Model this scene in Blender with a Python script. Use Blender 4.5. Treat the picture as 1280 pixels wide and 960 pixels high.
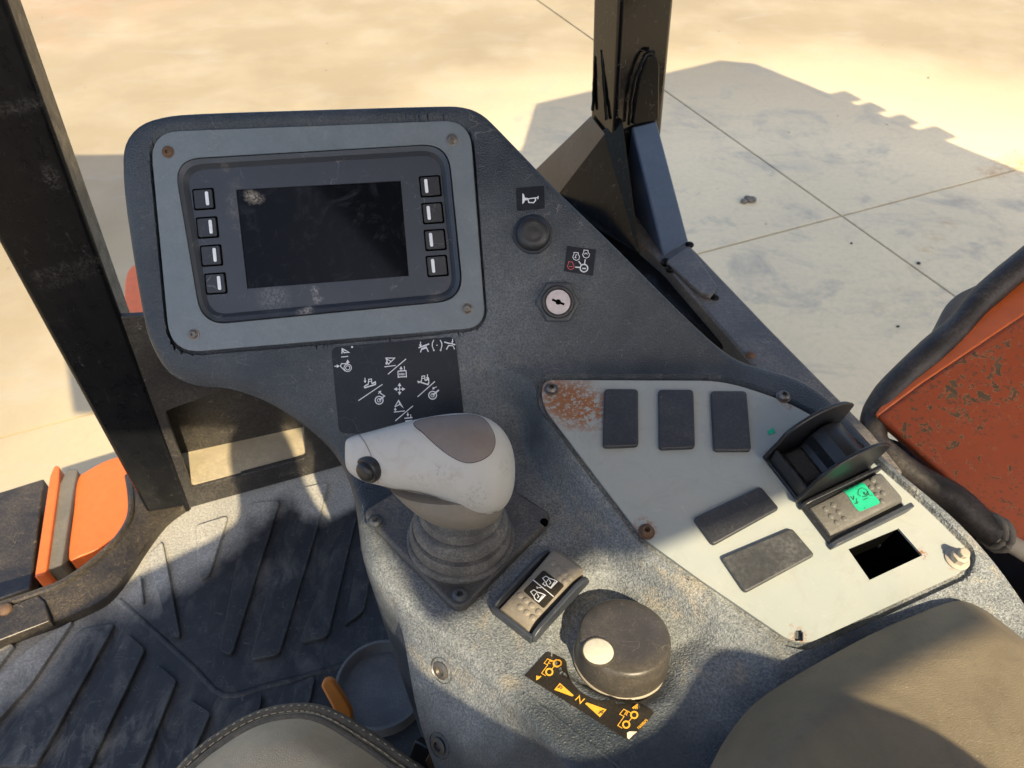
import bpy, bmesh, math, random, time
T0 = time.time()
import numpy as np
from mathutils import Vector, Matrix
from mathutils.geometry import delaunay_2d_cdt
from mathutils.bvhtree import BVHTree
random.seed(7)
S = bpy.context.scene
for o in list(bpy.data.objects): bpy.data.objects.remove(o)
R = math.radians
# ------------------------------------------------------------------ camera, sky, sun, exposure
PITCH, FPX, CAMZ = R(44), 924.0, 1.75
cam = bpy.data.objects.new('camera', bpy.data.cameras.new('camera')); S.collection.objects.link(cam)
cam.location = (0, 0, CAMZ); cam.rotation_euler = (R(90) - PITCH, 0, 0)
cam.data.sensor_width = 36; cam.data.lens = FPX / 1280 * 36
cam.data.clip_start = .02; cam.data.clip_end = 500
cam.data.dof.use_dof = True; cam.data.dof.focus_distance = .68; cam.data.dof.aperture_fstop = 14
S.camera = cam
SUN_EL, SUN_PHI = R(42), R(25)          # light travels towards +y, PHI to the left of it
SUND = Vector((-math.sin(SUN_PHI) * math.cos(SUN_EL), math.cos(SUN_PHI) * math.cos(SUN_EL), -math.sin(SUN_EL)))
sl = bpy.data.lights.new('sun', 'SUN'); sl.energy = 3.1; sl.angle = R(.4); sl.color = (1, .84, .56)
sun = bpy.data.objects.new('sun', sl); S.collection.objects.link(sun)
sun.rotation_euler = (-SUND).to_track_quat('Z', 'Y').to_euler()
W = bpy.data.worlds.new('World'); S.world = W; W.use_nodes = True
nt = W.node_tree; bg = nt.nodes['Background']
sky = nt.nodes.new('ShaderNodeTexSky'); sky.sky_type = 'NISHITA'; sky.sun_disc = False
sky.sun_elevation = SUN_EL; sky.sun_rotation = math.atan2(-SUND.x, -SUND.y); sky.dust_density = 3; sky.ozone_density = 1.1; sky.air_density = 1
nt.links.new(sky.outputs[0], bg.inputs[0]); bg.inputs[1].default_value = .118
S.view_settings.view_transform = 'Standard'; S.view_settings.look = 'None'; S.view_settings.gamma = 1
S.view_settings.exposure = 1.48
S.render.engine = 'CYCLES'

# ------------------------------------------------------------------ geometry of the place
C = np.array([0, 0, CAMZ])
FW = np.array([0, math.cos(PITCH), -math.sin(PITCH)]); UP = np.array([0, math.sin(PITCH), math.cos(PITCH)]); RX = np.array([1., 0, 0])
def ray(px, py): return FW + RX * (px - 640) / FPX + UP * (480 - py) / FPX
def nrm(a): return np.array([0, -math.sin(R(a)), math.cos(R(a))])
def hit(px, py, pl):
    p, n = pl; d = ray(px, py); return C + d * (np.dot(n, p - C) / np.dot(n, d))
def hz(px, py, z): return hit(px, py, (np.array([0, 0, z]), np.array([0, 0, 1.])))
N1, N2, N3 = nrm(50), nrm(10), nrm(-2)
P1 = (C + ray(375, 290) * .70, N1)                  # upper face with the monitor
P2 = (hit(700, 455, P1), N2)                        # face with the switch panel
P3 = (hit(560, 565, P1), N3)                        # lower shelf with joystick and knob
ML = np.array([.906, .423, 0]); MF = np.array([-.423, .906, 0]); ZV = np.array([0, 0, 1.])   # the machine stands turned to the camera
DECK = .70
def zpl(pl, x, y): p, n = pl; return p[2] - (n[0] * (x - p[0]) + n[1] * (y - p[1])) / n[2]
def smax(a, b, k): return .5 * (a + b + np.sqrt((a - b) ** 2 + k * k))
def sstep(t): t = np.clip(t, 0, 1); return t * t * (3 - 2 * t)
def sdf(px, py, poly, closed=True):
    """distance to a polyline (positive inside when closed)"""
    P = np.asarray(poly)[:, :2]; px = np.asarray(px, float); py = np.asarray(py, float)
    A = P if closed else P[:-1]; B = np.roll(P, -1, 0) if closed else P[1:]
    best = np.full(px.shape, 1e9); sgn = np.zeros(px.shape, bool)
    for (ax, ay), (bx, by) in zip(A, B):
        ex, ey = bx - ax, by - ay; L = ex * ex + ey * ey + 1e-18
        t = np.clip(((px - ax) * ex + (py - ay) * ey) / L, 0, 1)
        d = np.hypot(px - ax - t * ex, py - ay - t * ey)
        if closed:
            best = np.minimum(best, d)
            c = ((ay > py) != (by > py)) & (px < (bx - ax) * (py - ay) / (by - ay + 1e-18) + ax); sgn ^= c
        else:
            s = np.sign(ex * (py - ay) - ey * (px - ax)); upd = d < best - 1e-9
            best = np.where(upd, d, best); sgn = np.where(upd, s > 0, sgn)
    return np.where(sgn, best, -best)
def cr(pts, n=6, closed=True):
    """Catmull-Rom through points"""
    P = [np.array(p, float) for p in pts]; m = len(P); out = []
    rng = range(m) if closed else range(m - 1)
    for i in rng:
        p0 = P[(i - 1) % m] if closed or i > 0 else P[0]; p1 = P[i]; p2 = P[(i + 1) % m]
        p3 = P[(i + 2) % m] if closed or i + 2 < m else P[-1]
        for k in range(n):
            t = k / n; out.append(.5 * ((2 * p1) + (p2 - p0) * t + (2 * p0 - 5 * p1 + 4 * p2 - p3) * t * t + (3 * p1 - p0 - 3 * p2 + p3) * t ** 3))
    if not closed: out.append(P[-1])
    return out
def rnd(pts, r, n=5):
    """polygon with rounded corners; r is one radius or a list"""
    P = [np.array(p, float) for p in pts]; m = len(P); out = []
    for i in range(m):
        a, b, c = P[i - 1], P[i], P[(i + 1) % m]; rr = r[i] if isinstance(r, (list, tuple)) else r
        u = a - b; v = c - b; lu, lv = np.linalg.norm(u), np.linalg.norm(v); d = min(rr, lu * .48, lv * .48)
        if d <= 0: out.append(b); continue
        s, e = b + u / lu * d, b + v / lv * d
        for k in range(n + 1):
            t = k / n; out.append((1 - t) ** 2 * s + 2 * t * (1 - t) * b + t * t * e)
    return out
def resamp(pts, step, closed=True):
    P = [np.array(p, float) for p in pts]; out = []
    for i in range(len(P) if closed else len(P) - 1):
        a, b = P[i], P[(i + 1) % len(P)]; n = max(1, int(np.linalg.norm(b - a) / step))
        for k in range(n): out.append(a + (b - a) * k / n)
    if not closed: out.append(P[-1])
    return out
# height field of the console (valley line: lip of the raised side)
VAL = [hit(*q, P2) for q in cr([(600, 452), (640, 466), (668, 488), (690, 535), (740, 605), (795, 680), (860, 735), (925, 785), (962, 818), (985, 850), (1010, 900), (1040, 1000), (1060, 1080)], 4, False)]
def base_z(x, y):
    x = np.asarray(x, float); y = np.asarray(y, float)
    hi = smax(zpl(P1, x, y), zpl(P2, x, y), .012); lo = smax(zpl(P1, x, y), zpl(P3, x, y), .012)
    d = sdf(x, y, VAL, False)                       # > 0 on the right/raised side
    w = .018
    m = sstep(1 + (d - .001) / w)
    return lo + (hi - lo) * m
KNOBREC = [hit(*q, P3) for q in cr([(690, 800), (700, 750), (728, 722), (765, 718), (800, 738), (850, 765), (890, 782), (893, 812), (868, 850), (835, 880), (790, 880), (735, 862), (700, 835)], 4)]
BEZ = [hit(*q, P1) for q in rnd([(187, 165), (587, 150), (607, 409), (213, 442)], [38, 34, 26, 40])]
PANELPX = rnd([(674, 474), (905, 474), (985, 500), (1045, 534), (1160, 634), (1216, 690), (1208, 716), (1010, 807), (985, 803), (875, 727), (802, 674), (740, 592), (676, 506)], [22, 30, 30, 30, 30, 16, 16, 22, 24, 20, 16, 20, 16])
PAN = [hit(*q, P2) for q in PANELPX]
HOLEPX = [(1060, 686), (1123, 660), (1153, 694), (1087, 725)]
HOL = [hit(*q, P2) for q in HOLEPX]
OUTPX = [(150, 205), (153, 172), (170, 149), (200, 137), (250, 132), (400, 127), (540, 123), (578, 124), (602, 133), (622, 151), (650, 180), (700, 232), (760, 290), (800, 330), (850, 380), (895, 422), (925, 443), (960, 455), (1000, 468), (1040, 494), (1078, 535), (1120, 578), (1160, 611), (1205, 650), (1250, 700), (1290, 756), (1330, 820), (1365, 950), (1380, 1080), (760, 1080), (735, 1010), (690, 940), (633, 876), (580, 822), (520, 772), (470, 722), (452, 690), (446, 650), (440, 612), (425, 572), (400, 541), (370, 516), (330, 492), (285, 476), (240, 471), (207, 455), (186, 422), (174, 380), (155, 262)]
def cast_base(px, py, fn=None):
    d = ray(px, py); a, b = .3, 1.4; fn = fn or base_z
    for _ in range(40):
        m = (a + b) / 2; p = C + d * m
        if p[2] > fn(p[0], p[1]): a = m
        else: b = m
    return C + d * a
def cast_base_many(qs):
    D = np.array([ray(*q) for q in qs]); a = np.full(len(D), .3); b = np.full(len(D), 1.4)
    for _ in range(36):
        m = (a + b) / 2; p = C + D * m[:, None]; up_ = p[:, 2] > base_z(p[:, 0], p[:, 1]); a = np.where(up_, m, a); b = np.where(up_, b, m)
    return C + D * a[:, None]
OUT = list(cast_base_many(cr(OUTPX, 3)))
OUT = resamp([p[:2] for p in OUT], .004)
def hf(x, y):
    x = np.asarray(x, float); y = np.asarray(y, float)
    z = base_z(x, y)
    z = z - .013 * sstep((sdf(x, y, KNOBREC) + .002) / (.011 + .026 * sstep((x - .085) / .04)))
    z = z - .014 * np.clip((sdf(x, y, BEZ) + .0028) / .0012, 0, 1) - .0045 * np.clip((sdf(x, y, PAN) + .0038) / .0016, 0, 1)
    z = z - .04 * np.clip((sdf(x, y, HOL) + .009) / .002, 0, 1)
    e = np.clip(sdf(x, y, OUT), 0, .011); r = .011
    return z - (r - np.sqrt(np.maximum(r * r - (r - e) ** 2, 0)))
def nz(x, y, h=.002):
    v = np.array([-(hf(x + h, y) - hf(x - h, y)) / (2 * h), -(hf(x, y + h) - hf(x, y - h)) / (2 * h), 1.]); return v / np.linalg.norm(v)
CB = {}
def onhf(px, py, off=0):
    if 'b' in CB:
        d = Vector(ray(px, py)).normalized(); l, n, i, t_ = CB['b'].ray_cast(Vector(C), d)
        if l is not None: return np.array(l) + CB['n'][i] * off
    p = cast_base(px, py, hf); return p + nz(p[0], p[1]) * off

# ------------------------------------------------------------------ mesh builder
class MB:
    def __init__(s): s.v = []; s.f = []
    def add(s, vs, fs):
        o = len(s.v); s.v += [tuple(map(float, p)) for p in vs]; s.f += [tuple(i + o for i in f) for f in fs]; return s
    def prism(s, top, vec):
        """polygon extruded by vec (a vector or one per point)"""
        n = len(top); top = [np.array(p, float) for p in top]; vec = np.array(vec, float)
        bot = [p + (vec if vec.ndim == 1 else vec[i]) for i, p in enumerate(top)]
        return s.add(top + bot, [tuple(range(n)), tuple(range(2 * n - 1, n - 1, -1))] + [(i, i + n, (i + 1) % n + n, (i + 1) % n) for i in range(n)])
    def prismh(s, outer, holes, vec):
        """prism of a nearly planar polygon with holes"""
        allp = [np.array(p, float) for p in outer]; edges = [(i, (i + 1) % len(outer)) for i in range(len(outer))]; loops = [list(range(len(outer)))]
        for h in holes:
            o = len(allp); allp += [np.array(p, float) for p in h]; edges += [(o + i, o + (i + 1) % len(h)) for i in range(len(h))]; loops.append(list(range(o, o + len(h))))
        c = allp[0]; n = np.cross(allp[1] - c, allp[len(outer) // 2] - c); n /= np.linalg.norm(n)
        u = allp[1] - c; u /= np.linalg.norm(u); w = np.cross(n, u)
        q = [Vector((np.dot(p - c, u), np.dot(p - c, w))) for p in allp]
        r = list(delaunay_2d_cdt(q, edges, [], 1, 1e-7)); ct_ = np.array([sum((np.array(r[0][i]) for i in f), np.zeros(2)) / len(f) for f in r[2]]); keep = np.ones(len(r[2]), bool)
        for h in loops[1:]: keep &= sdf(ct_[:, 0], ct_[:, 1], np.array([q[i][:] for i in h])) < 0
        r[2] = [f for f, k_ in zip(r[2], keep) if k_]
        idx = [g[0] if g else None for g in r[3]]
        vs = [allp[i] if i is not None else c + u * r[0][k][0] + w * r[0][k][1] for k, i in enumerate(idx)]
        m = len(vs); vec = np.array(vec, float); inv = {i: k for k, i in enumerate(idx) if i is not None}
        fs = [tuple(f) for f in r[2]]
        s.add(vs + [p + vec for p in vs], fs + [tuple(i + m for i in reversed(f)) for f in fs] + [(inv[a], inv[b], inv[b] + m, inv[a] + m) for L in loops for a, b in zip(L, L[1:] + L[:1]) if a in inv and b in inv])
        return s
    def box(s, c, u, v, w):
        c, u, v, w = [np.array(a, float) for a in (c, u, v, w)]
        return s.prism([c - u - v + w, c + u - v + w, c + u + v + w, c - u + v + w], -2 * w)
    def lathe(s, c, ax, prof, n=32, ref=None, cap=True, sq=None):
        """prof: (radius, height) along ax from c"""
        c = np.array(c, float); ax = np.array(ax, float); ax /= np.linalg.norm(ax)
        ref = np.array(ref if ref is not None else (1, 0, 0), float); u = ref - ax * np.dot(ref, ax); u /= np.linalg.norm(u); v = np.cross(ax, u)
        vs = []; fs = []
        for r, h in prof:
            for k in range(n):
                a = 2 * math.pi * k / n; vs.append(c + ax * h + (u * math.cos(a) + v * math.sin(a)) * r)
        for j in range(len(prof) - 1):
            for k in range(n): fs.append((j * n + k, j * n + (k + 1) % n, (j + 1) * n + (k + 1) % n, (j + 1) * n + k))
        if cap: fs.append(tuple((len(prof) - 1) * n + k for k in range(n))); fs.append(tuple(reversed(range(n))))
        return s.add(vs, fs)
    def tube(s, pts, rad, n=10, closed=False, jit=0):
        P = [np.array(p, float) for p in pts]; m = len(P); vs = []; fs = []; up = np.array([.13, .21, .97])
        for i in range(m):
            t = (P[(i + 1) % m] - P[i - 1]) if closed else P[min(i + 1, m - 1)] - P[max(i - 1, 0)]
            t /= np.linalg.norm(t) + 1e-12; u = np.cross(up, t); u /= np.linalg.norm(u) + 1e-12; w = np.cross(t, u)
            r = rad[i] if hasattr(rad, '__len__') else rad
            for k in range(n):
                a = 2 * math.pi * k / n; vs.append(P[i] + (u * math.cos(a) + w * math.sin(a)) * r * (1 + jit * (random.random() - .5)))
        for i in range(m if closed else m - 1):
            for k in range(n): fs.append((i * n + k, i * n + (k + 1) % n, ((i + 1) % m) * n + (k + 1) % n, ((i + 1) % m) * n + k))
        if not closed: fs += [tuple(reversed(range(n))), tuple((m - 1) * n + k for k in range(n))]
        return s.add(vs, fs)
    def ball(s, c, r, n=8, flat=1., ax=(0, 0, 1)):
        return s.lathe(c, ax, [(max(r * math.sin(math.pi * (j + .02) / (n + .04)), 1e-5), -r * flat * math.cos(math.pi * j / n)) for j in range(n + 1)], n * 2)
    def fill(s, poly2, mapf, step=None, holes=()):
        """flat polygon (any 2-d space), filled with a grid when step is set, every vertex mapped into the place"""
        P = [np.array(p, float)[:2] for p in poly2]
        if step: P = resamp(P, step)
        pts = list(P); edges = [(i, (i + 1) % len(P)) for i in range(len(P))]
        for h in holes:
            o = len(pts); h = [np.array(q, float)[:2] for q in h]; pts += h; edges += [(o + i, o + (i + 1) % len(h)) for i in range(len(h))]
        if step:
            A = np.array(P); x0, y0 = A.min(0); x1, y1 = A.max(0)
            gx, gy = np.meshgrid(np.arange(x0, x1, step), np.arange(y0, y1, step)); d = sdf(gx.ravel(), gy.ravel(), P)
            k = d > step * .45; pts += [np.array(t) for t in zip(gx.ravel()[k], gy.ravel()[k])]
        r = delaunay_2d_cdt([Vector(p) for p in pts], edges, [], 2 if holes else 1, 1e-7)
        return s.add([mapf(p[0], p[1]) for p in r[0]], [tuple(f) for f in r[2]])
    # flat print: strokes, dots and filled shapes in the 2-d space of mapf
    def stroke(s, pts, w, mapf, closed=False):
        P = [np.array(p, float) for p in pts]; m = len(P)
        L, Q = [], []
        for i in range(m):
            a = P[(i - 1) % m] if (closed or i) else P[0]; b = P[(i + 1) % m] if (closed or i < m - 1) else P[-1]
            d1 = P[i] - a; d2 = b - P[i]
            d1 = d1 / (np.linalg.norm(d1) + 1e-9); d2 = d2 / (np.linalg.norm(d2) + 1e-9)
            t = d1 + d2; t /= np.linalg.norm(t) + 1e-9; n = np.array([-t[1], t[0]])
            k = 1 / max(.5, abs(np.dot(n, np.array([-d2[1], d2[0]]) if np.linalg.norm(d2) > .5 else np.array([-d1[1], d1[0]]))))
            L.append(mapf(*(P[i] + n * w / 2 * k))); Q.append(mapf(*(P[i] - n * w / 2 * k)))
        return s.add(L + Q, [(i, i + m, (i + 1) % m + m, (i + 1) % m) for i in range(m if closed else m - 1)])
    def ring(s, c, r, w, mapf, n=20, ry=None): return s.stroke([(c[0] + r * math.cos(6.2832 * k / n), c[1] + (ry or r) * math.sin(6.2832 * k / n)) for k in range(n)], w, mapf, True)
    def dot(s, c, r, mapf, n=12): return s.add([mapf(c[0] + r * math.cos(6.2832 * k / n), c[1] + r * math.sin(6.2832 * k / n)) for k in range(n)], [tuple(range(n))])
    def area(s, pts, mapf): return s.add([mapf(*p) for p in pts], [tuple(range(len(pts)))])
    def arrow(s, a, b, w, mapf, head=4.):
        a = np.array(a, float); b = np.array(b, float); t = (b - a) / np.linalg.norm(b - a); n = np.array([-t[1], t[0]])
        s.stroke([a, b - t * head * .8], w, mapf); return s.area([b, b - t * head + n * head * .6, b - t * head - n * head * .6], mapf)

def col_link(o): S.collection.objects.link(o)
def obj(name, mb, mat, parent=None, loc=None, smooth=35, bevel=0, seg=2, fixn=True):
    me = bpy.data.meshes.new(name); V = np.array(mb.v)
    if parent is not None: loc = np.array(parent.matrix_world.translation) if parent.parent is None else np.array(parent['_w'])
    if loc is None: loc = np.array([V[:, 0].mean(), V[:, 1].mean(), V[:, 2].min()])
    loc = np.array(loc, float)
    me.from_pydata([tuple(p) for p in V - loc], [], mb.f); me.materials.append(mat)
    if fixn:
        b = bmesh.new(); b.from_mesh(me); bmesh.ops.recalc_face_normals(b, faces=b.faces); b.to_mesh(me); b.free()
    o = bpy.data.objects.new(name, me); col_link(o)
    if smooth:
        me.polygons.foreach_set('use_smooth', [True] * len(me.polygons)); me.set_sharp_from_angle(angle=R(smooth))
    if parent is not None: o.parent = parent
    else: o.location = loc
    o['_w'] = [float(a) for a in loc]
    if bevel:
        m = o.modifiers.new('bevel', 'BEVEL'); m.width = bevel; m.segments = seg; m.limit_method = 'ANGLE'; m.angle_limit = R(32); m.harden_normals = False
    bpy.context.view_layer.update()
    return o
def tag(o, label=None, cat=None, group=None, kind=None):
    if label: o['label'] = label
    if cat: o['category'] = cat
    if group: o['group'] = group
    if kind: o['kind'] = kind
    return o
def thing(name, loc, label, cat, group=None):
    o = bpy.data.objects.new(name, None); col_link(o); o.location = tuple(map(float, loc)); o.empty_display_size = .02
    bpy.context.view_layer.update(); return tag(o, label, cat, group)
def dup(o, d, parent=None):
    """copy of a thing with its parts, moved by d"""
    c = o.copy(); col_link(c); c.parent = parent
    if parent is None: c.location = o.location + Vector(d)
    for ch in [k for k in bpy.data.objects if k.parent == o]: dup(ch, d, c)
    return c

# ------------------------------------------------------------------ materials
class NB:
    def __init__(s, name):
        s.m = bpy.data.materials.new(name); s.m.use_nodes = True; s.t = s.m.node_tree; s.b = s.t.nodes['Principled BSDF']
        s.co = s.t.nodes.new('ShaderNodeNewGeometry').outputs['Position']
    def n(s, typ, **k):
        x = s.t.nodes.new('ShaderNode' + typ)
        for a, v in k.items(): setattr(x, a, v)
        return x
    def link(s, a, b): s.t.links.new(a, b)
    def noise(s, scale, detail=5, rough=.6, dist=0, vec=None, out=0):
        x = s.n('TexNoise'); x.inputs['Scale'].default_value = scale; x.inputs['Detail'].default_value = detail; x.inputs['Roughness'].default_value = rough; x.inputs['Distortion'].default_value = dist
        s.link(vec or s.co, x.inputs['Vector']); return x.outputs[out]
    def voro(s, scale, feature='F1', out='Distance', vec=None):
        x = s.n('TexVoronoi', feature=feature); x.inputs['Scale'].default_value = scale; s.link(vec or s.co, x.inputs['Vector']); return x.outputs[out]
    def map(s, scale=(1, 1, 1), rot=(0, 0, 0), loc=(0, 0, 0)):
        x = s.n('Mapping'); x.inputs['Scale'].default_value = scale; x.inputs['Rotation'].default_value = rot; x.inputs['Location'].default_value = loc; s.link(s.co, x.inputs['Vector']); return x.outputs[0]
    def ramp(s, f, a, b, lo=0., hi=1.):
        x = s.n('MapRange'); x.inputs[1].default_value = a; x.inputs[2].default_value = b; x.inputs[3].default_value = lo; x.inputs[4].default_value = hi; s.link(f, x.inputs[0]); return x.outputs[0]
    def math(s, op, a, b=None):
        x = s.n('Math', operation=op)
        for i, v in enumerate((a, b)):
            if v is None: continue
            if isinstance(v, (int, float)): x.inputs[i].default_value = v
            else: s.link(v, x.inputs[i])
        x.use_clamp = op in ('ADD', 'MULTIPLY', 'SUBTRACT'); return x.outputs[0]
    def mix(s, f, a, b):
        x = s.n('Mix', data_type='RGBA')
        for i, v in ((0, f), (6, a), (7, b)):
            if isinstance(v, (int, float)): x.inputs[i].default_value = v
            elif isinstance(v, (tuple, list)): x.inputs[i].default_value = (*v[:3], 1)
            else: s.link(v, x.inputs[i])
        return x.outputs[2]
    def scratch(s):
        """thin broken curved lines"""
        ln = None
        for sc, rot, k in ((34, (.4, .3, .8), (1, 2.6, 1)), (55, (1.9, .2, 2.3), (2.2, 1, 1))):
            x = s.n('VectorMath', operation='ADD'); w = s.noise(sc * .8, 3, .5, 0, None, 1); y = s.n('VectorMath', operation='SCALE'); y.inputs['Scale'].default_value = .04; s.link(w, y.inputs[0])
            s.link(s.map(k, rot), x.inputs[0]); s.link(y.outputs[0], x.inputs[1])
            l1 = s.math('MULTIPLY', s.ramp(s.voro(sc, 'DISTANCE_TO_EDGE', 'Distance', x.outputs[0]), .014, .004), s.ramp(s.noise(sc * 1.3, 4, .6), .55, .64))
            ln = l1 if ln is None else s.math('ADD', ln, l1)
        return ln
    def near(s, p, r0, r1):
        """1 at the point p, 0 beyond r1"""
        w = s.n('VectorMath', operation='SCALE'); w.inputs['Scale'].default_value = r1 * 1.1; q = s.n('VectorMath', operation='SUBTRACT'); s.link(s.noise(1.1 / r1, 4, .6, 0, None, 1), q.inputs[0]); q.inputs[1].default_value = (.5, .5, .5)
        s.link(q.outputs[0], w.inputs[0]); y = s.n('VectorMath', operation='ADD'); s.link(s.co, y.inputs[0]); s.link(w.outputs[0], y.inputs[1])
        x = s.n('VectorMath', operation='DISTANCE'); s.link(y.outputs[0], x.inputs[0]); x.inputs[1].default_value = tuple(map(float, p)); return s.ramp(x.outputs['Value'], r1, r0)
    def bump(s, h, dist, strength=1., prev=None):
        x = s.n('Bump'); x.inputs['Distance'].default_value = dist; x.inputs['Strength'].default_value = strength; s.link(h, x.inputs['Height'])
        if prev is not None: s.link(prev, x.inputs['Normal'])
        return x.outputs[0]
    def done(s, col=None, rough=None, normal=None, metal=None, spec=None, coat=None):
        for nm, v in (('Base Color', col), ('Roughness', rough), ('Normal', normal), ('Metallic', metal), ('Specular IOR Level', spec), ('Coat Weight', coat)):
            if v is None: continue
            if isinstance(v, (int, float)): s.b.inputs[nm].default_value = v
            elif isinstance(v, tuple): s.b.inputs[nm].default_value = (*v[:3], 1)
            else: s.link(v, s.b.inputs[nm])
        return s.m
DUST = (.40, .345, .265)
def grime(name, base, rough=.5, dust=DUST, amt=.3, dscale=14, fine=500, grain=.0, gscale=1200, scratch=0, metal=0, spec=.5, spots=()):
    """worn surface: base colour, patches of dust broken by fine speckle, scratches, moulded grain"""
    b = NB(name)
    big = b.ramp(b.noise(dscale, 4, .55, .2), .30, .85)
    mid = b.ramp(b.noise(dscale * 7, 5, .7), .42, .72)
    fi = b.ramp(b.noise(fine, 3, .75), .40, .66)
    mask = b.math('ADD', b.math('MULTIPLY', big, .55), b.math('MULTIPLY', b.math('MULTIPLY', mid, big), .5))
    mask = b.math('MULTIPLY', b.math('ADD', mask, .08), b.math('ADD', b.math('MULTIPLY', fi, .75), .25))
    mask = b.math('MULTIPLY', mask, amt)
    c0 = b.mix(b.noise(dscale * 3, 4), tuple(x * .8 for x in base), tuple(x * 1.2 for x in base))
    col = b.mix(mask, c0, dust)
    for p, r, cc, th in spots:
        k = b.math('MULTIPLY', b.near(p, r * .2, r), b.ramp(b.noise(160, 6, .75), th, th + .06)); col = b.mix(k, col, cc)
    if scratch:
        ln = b.math('MULTIPLY', b.scratch(), .45)
        col = b.mix(b.math('MULTIPLY', ln, scratch), col, tuple(min(1, x * 1.2) for x in dust))
    rg = b.ramp(mask, 0, .6, rough, min(1, rough + .35))
    nr = None
    if grain: nr = b.bump(b.noise(gscale, 2, .5), .0006, grain)
    nr = b.bump(b.noise(dscale * 2, 5), .0012, .25, nr)
    return b.done(col, rg, nr, metal, spec)
M = {}
def m_console():
    b = NB('moulded_plastic')
    shelf = b.math('ADD', b.math('ADD', b.near(hit(555, 770, P3), .06, .115), b.near(hit(700, 690, P3), .06, .13)), b.math('ADD', b.near(hit(850, 760, P3), .05, .11), b.math('MULTIPLY', b.near(hit(600, 440, P1), .02, .16), .5)))
    shelf = b.math('ADD', shelf, b.near(hit(1250, 720, P2), .05, .14))
    big = b.ramp(b.noise(13, 5, .6, .3), .30, .75); mid = b.ramp(b.noise(75, 5, .7), .42, .7); fi = b.ramp(b.noise(520, 4, .8), .38, .64)
    m = b.math('ADD', b.math('MULTIPLY', big, .20), b.math('MULTIPLY', shelf, b.math('ADD', .62, b.math('MULTIPLY', b.math('MULTIPLY', big, mid), .5))))
    m = b.math('MULTIPLY', m, b.math('ADD', b.math('MULTIPLY', fi, .75), .3))
    c = b.mix(b.noise(30, 4), (.008, .014, .023), (.015, .025, .038)); c = b.mix(m, c, (.345, .365, .375))
    tan = b.math('MULTIPLY', b.math('MULTIPLY', shelf, b.ramp(b.noise(28, 6, .7, .4), .54, .68)), b.math('ADD', b.math('MULTIPLY', fi, .6), .15)); c = b.mix(b.math('MULTIPLY', tan, .7), c, (.46, .37, .23))
    ln = b.scratch()
    c = b.mix(b.math('MULTIPLY', ln, .22), c, (.4, .37, .33))
    g = b.voro(820, 'SMOOTH_F1'); nr = b.bump(g, .0008, .9); nr = b.bump(b.noise(900, 2), .0005, .5, nr); nr = b.bump(b.noise(40, 4), .001, .15, nr)
    return b.done(c, b.ramp(m, 0, .5, .42, .8), nr, 0, .5)
M['console'] = m_console()
M['plastic'] = grime('black_plastic', (.009, .0105, .0145), .38, (.3, .29, .28), .09, 30, 700, .2, 1500, .4)
M['plastic2'] = grime('charcoal_plastic', (.028, .034, .046), .4, (.34, .33, .31), .14, 22, 600, .15, 1500, .5)
M['cover'] = grime('blank_plastic', (.018, .02, .027), .42, (.36, .34, .31), .22, 40, 500, .25, 1600, .35)
M['cover2'] = grime('dusty_blank_plastic', (.03, .031, .035), .45, (.33, .33, .32), .42, 34, 300, .25, 1600, .2)
M['rocker2'] = grime('grey_rocker_plastic', (.085, .085, .083), .5, (.42, .37, .3), .4, 50, 600, .2, 1500)
M['rocker'] = grime('rocker_plastic', (.19, .17, .14), .5, (.46, .38, .28), .6, 60, 700, .3, 1500)
M['knob'] = grime('knob_plastic', (.042, .038, .034), .36, (.40, .34, .27), .3, 26, 700, .05, 1300, .5)
M['rubber'] = grime('boot_rubber', (.05, .05, .052), .6, (.42, .39, .34), .9, 50, 500, .4, 700)
M['plate'] = grime('joystick_plate', (.035, .036, .04), .42, (.36, .33, .28), .8, 16, 500, .15, 1500, .3)
M['bezel'] = grime('bezel_paint', (.118, .147, .168), .42, (.45, .40, .33), .22, 20, 300, .05, 1200, .3)
M['glass'] = None
M['ink'] = grime('white_print', (.66, .68, .72), .5, (.3, .3, .3), .15, 200)
M['inkr'] = grime('red_print', (.45, .06, .07), .5, (.3, .25, .2), .1, 200)
M['inky'] = grime('amber_print', (.78, .40, .03), .5, (.5, .4, .25), .15, 200)
M['inkk'] = grime('black_print', (.02, .02, .02), .5, DUST, .1, 200)
M['decal'] = grime('decal_film', (.009, .012, .019), .3, (.25, .26, .28), .1, 30, 700, .08, 1500, .25, 0, .15)
M['decal2'] = grime('decal_film_dusty', (.018, .015, .012), .38, (.3, .25, .18), .16, 40, 600, .15, 1500, 0, 0, .2)
M['green'] = grime('green_sticker', (.005, .40, .22), .5, (.3, .5, .35), .1, 60)
def m_grip():
    b = NB('grip_plastic'); c = b.mix(b.noise(26, 5), (.44, .43, .405), (.50, .49, .465)); fi = b.ramp(b.noise(330, 6, .85), .5, .62)
    c = b.mix(b.math('MULTIPLY', b.ramp(b.noise(55, 6, .7, .8), .52, .72), .35), c, (.34, .28, .2))
    for px, py, r in ((560, 594, .012), (598, 603, .010), (545, 585, .008), (600, 612, .012), (630, 585, .01), (520, 606, .014), (590, 630, .016), (470, 600, .012)):
        c = b.mix(b.math('MULTIPLY', b.near(C + ray(px, py) * .535, .001, r), b.math('MULTIPLY', fi, .6)), c, (.16, .13, .1))
    return b.done(c, b.ramp(b.noise(50, 4), .3, .7, .40, .55), b.bump(b.noise(900, 2), .0004, .2), 0, .4)
M['grip'] = m_grip()
M['grip_dark'] = grime('grip_shell', (.19, .175, .155), .5, (.36, .29, .21), .6, 34, 400, .2, 900)
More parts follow.
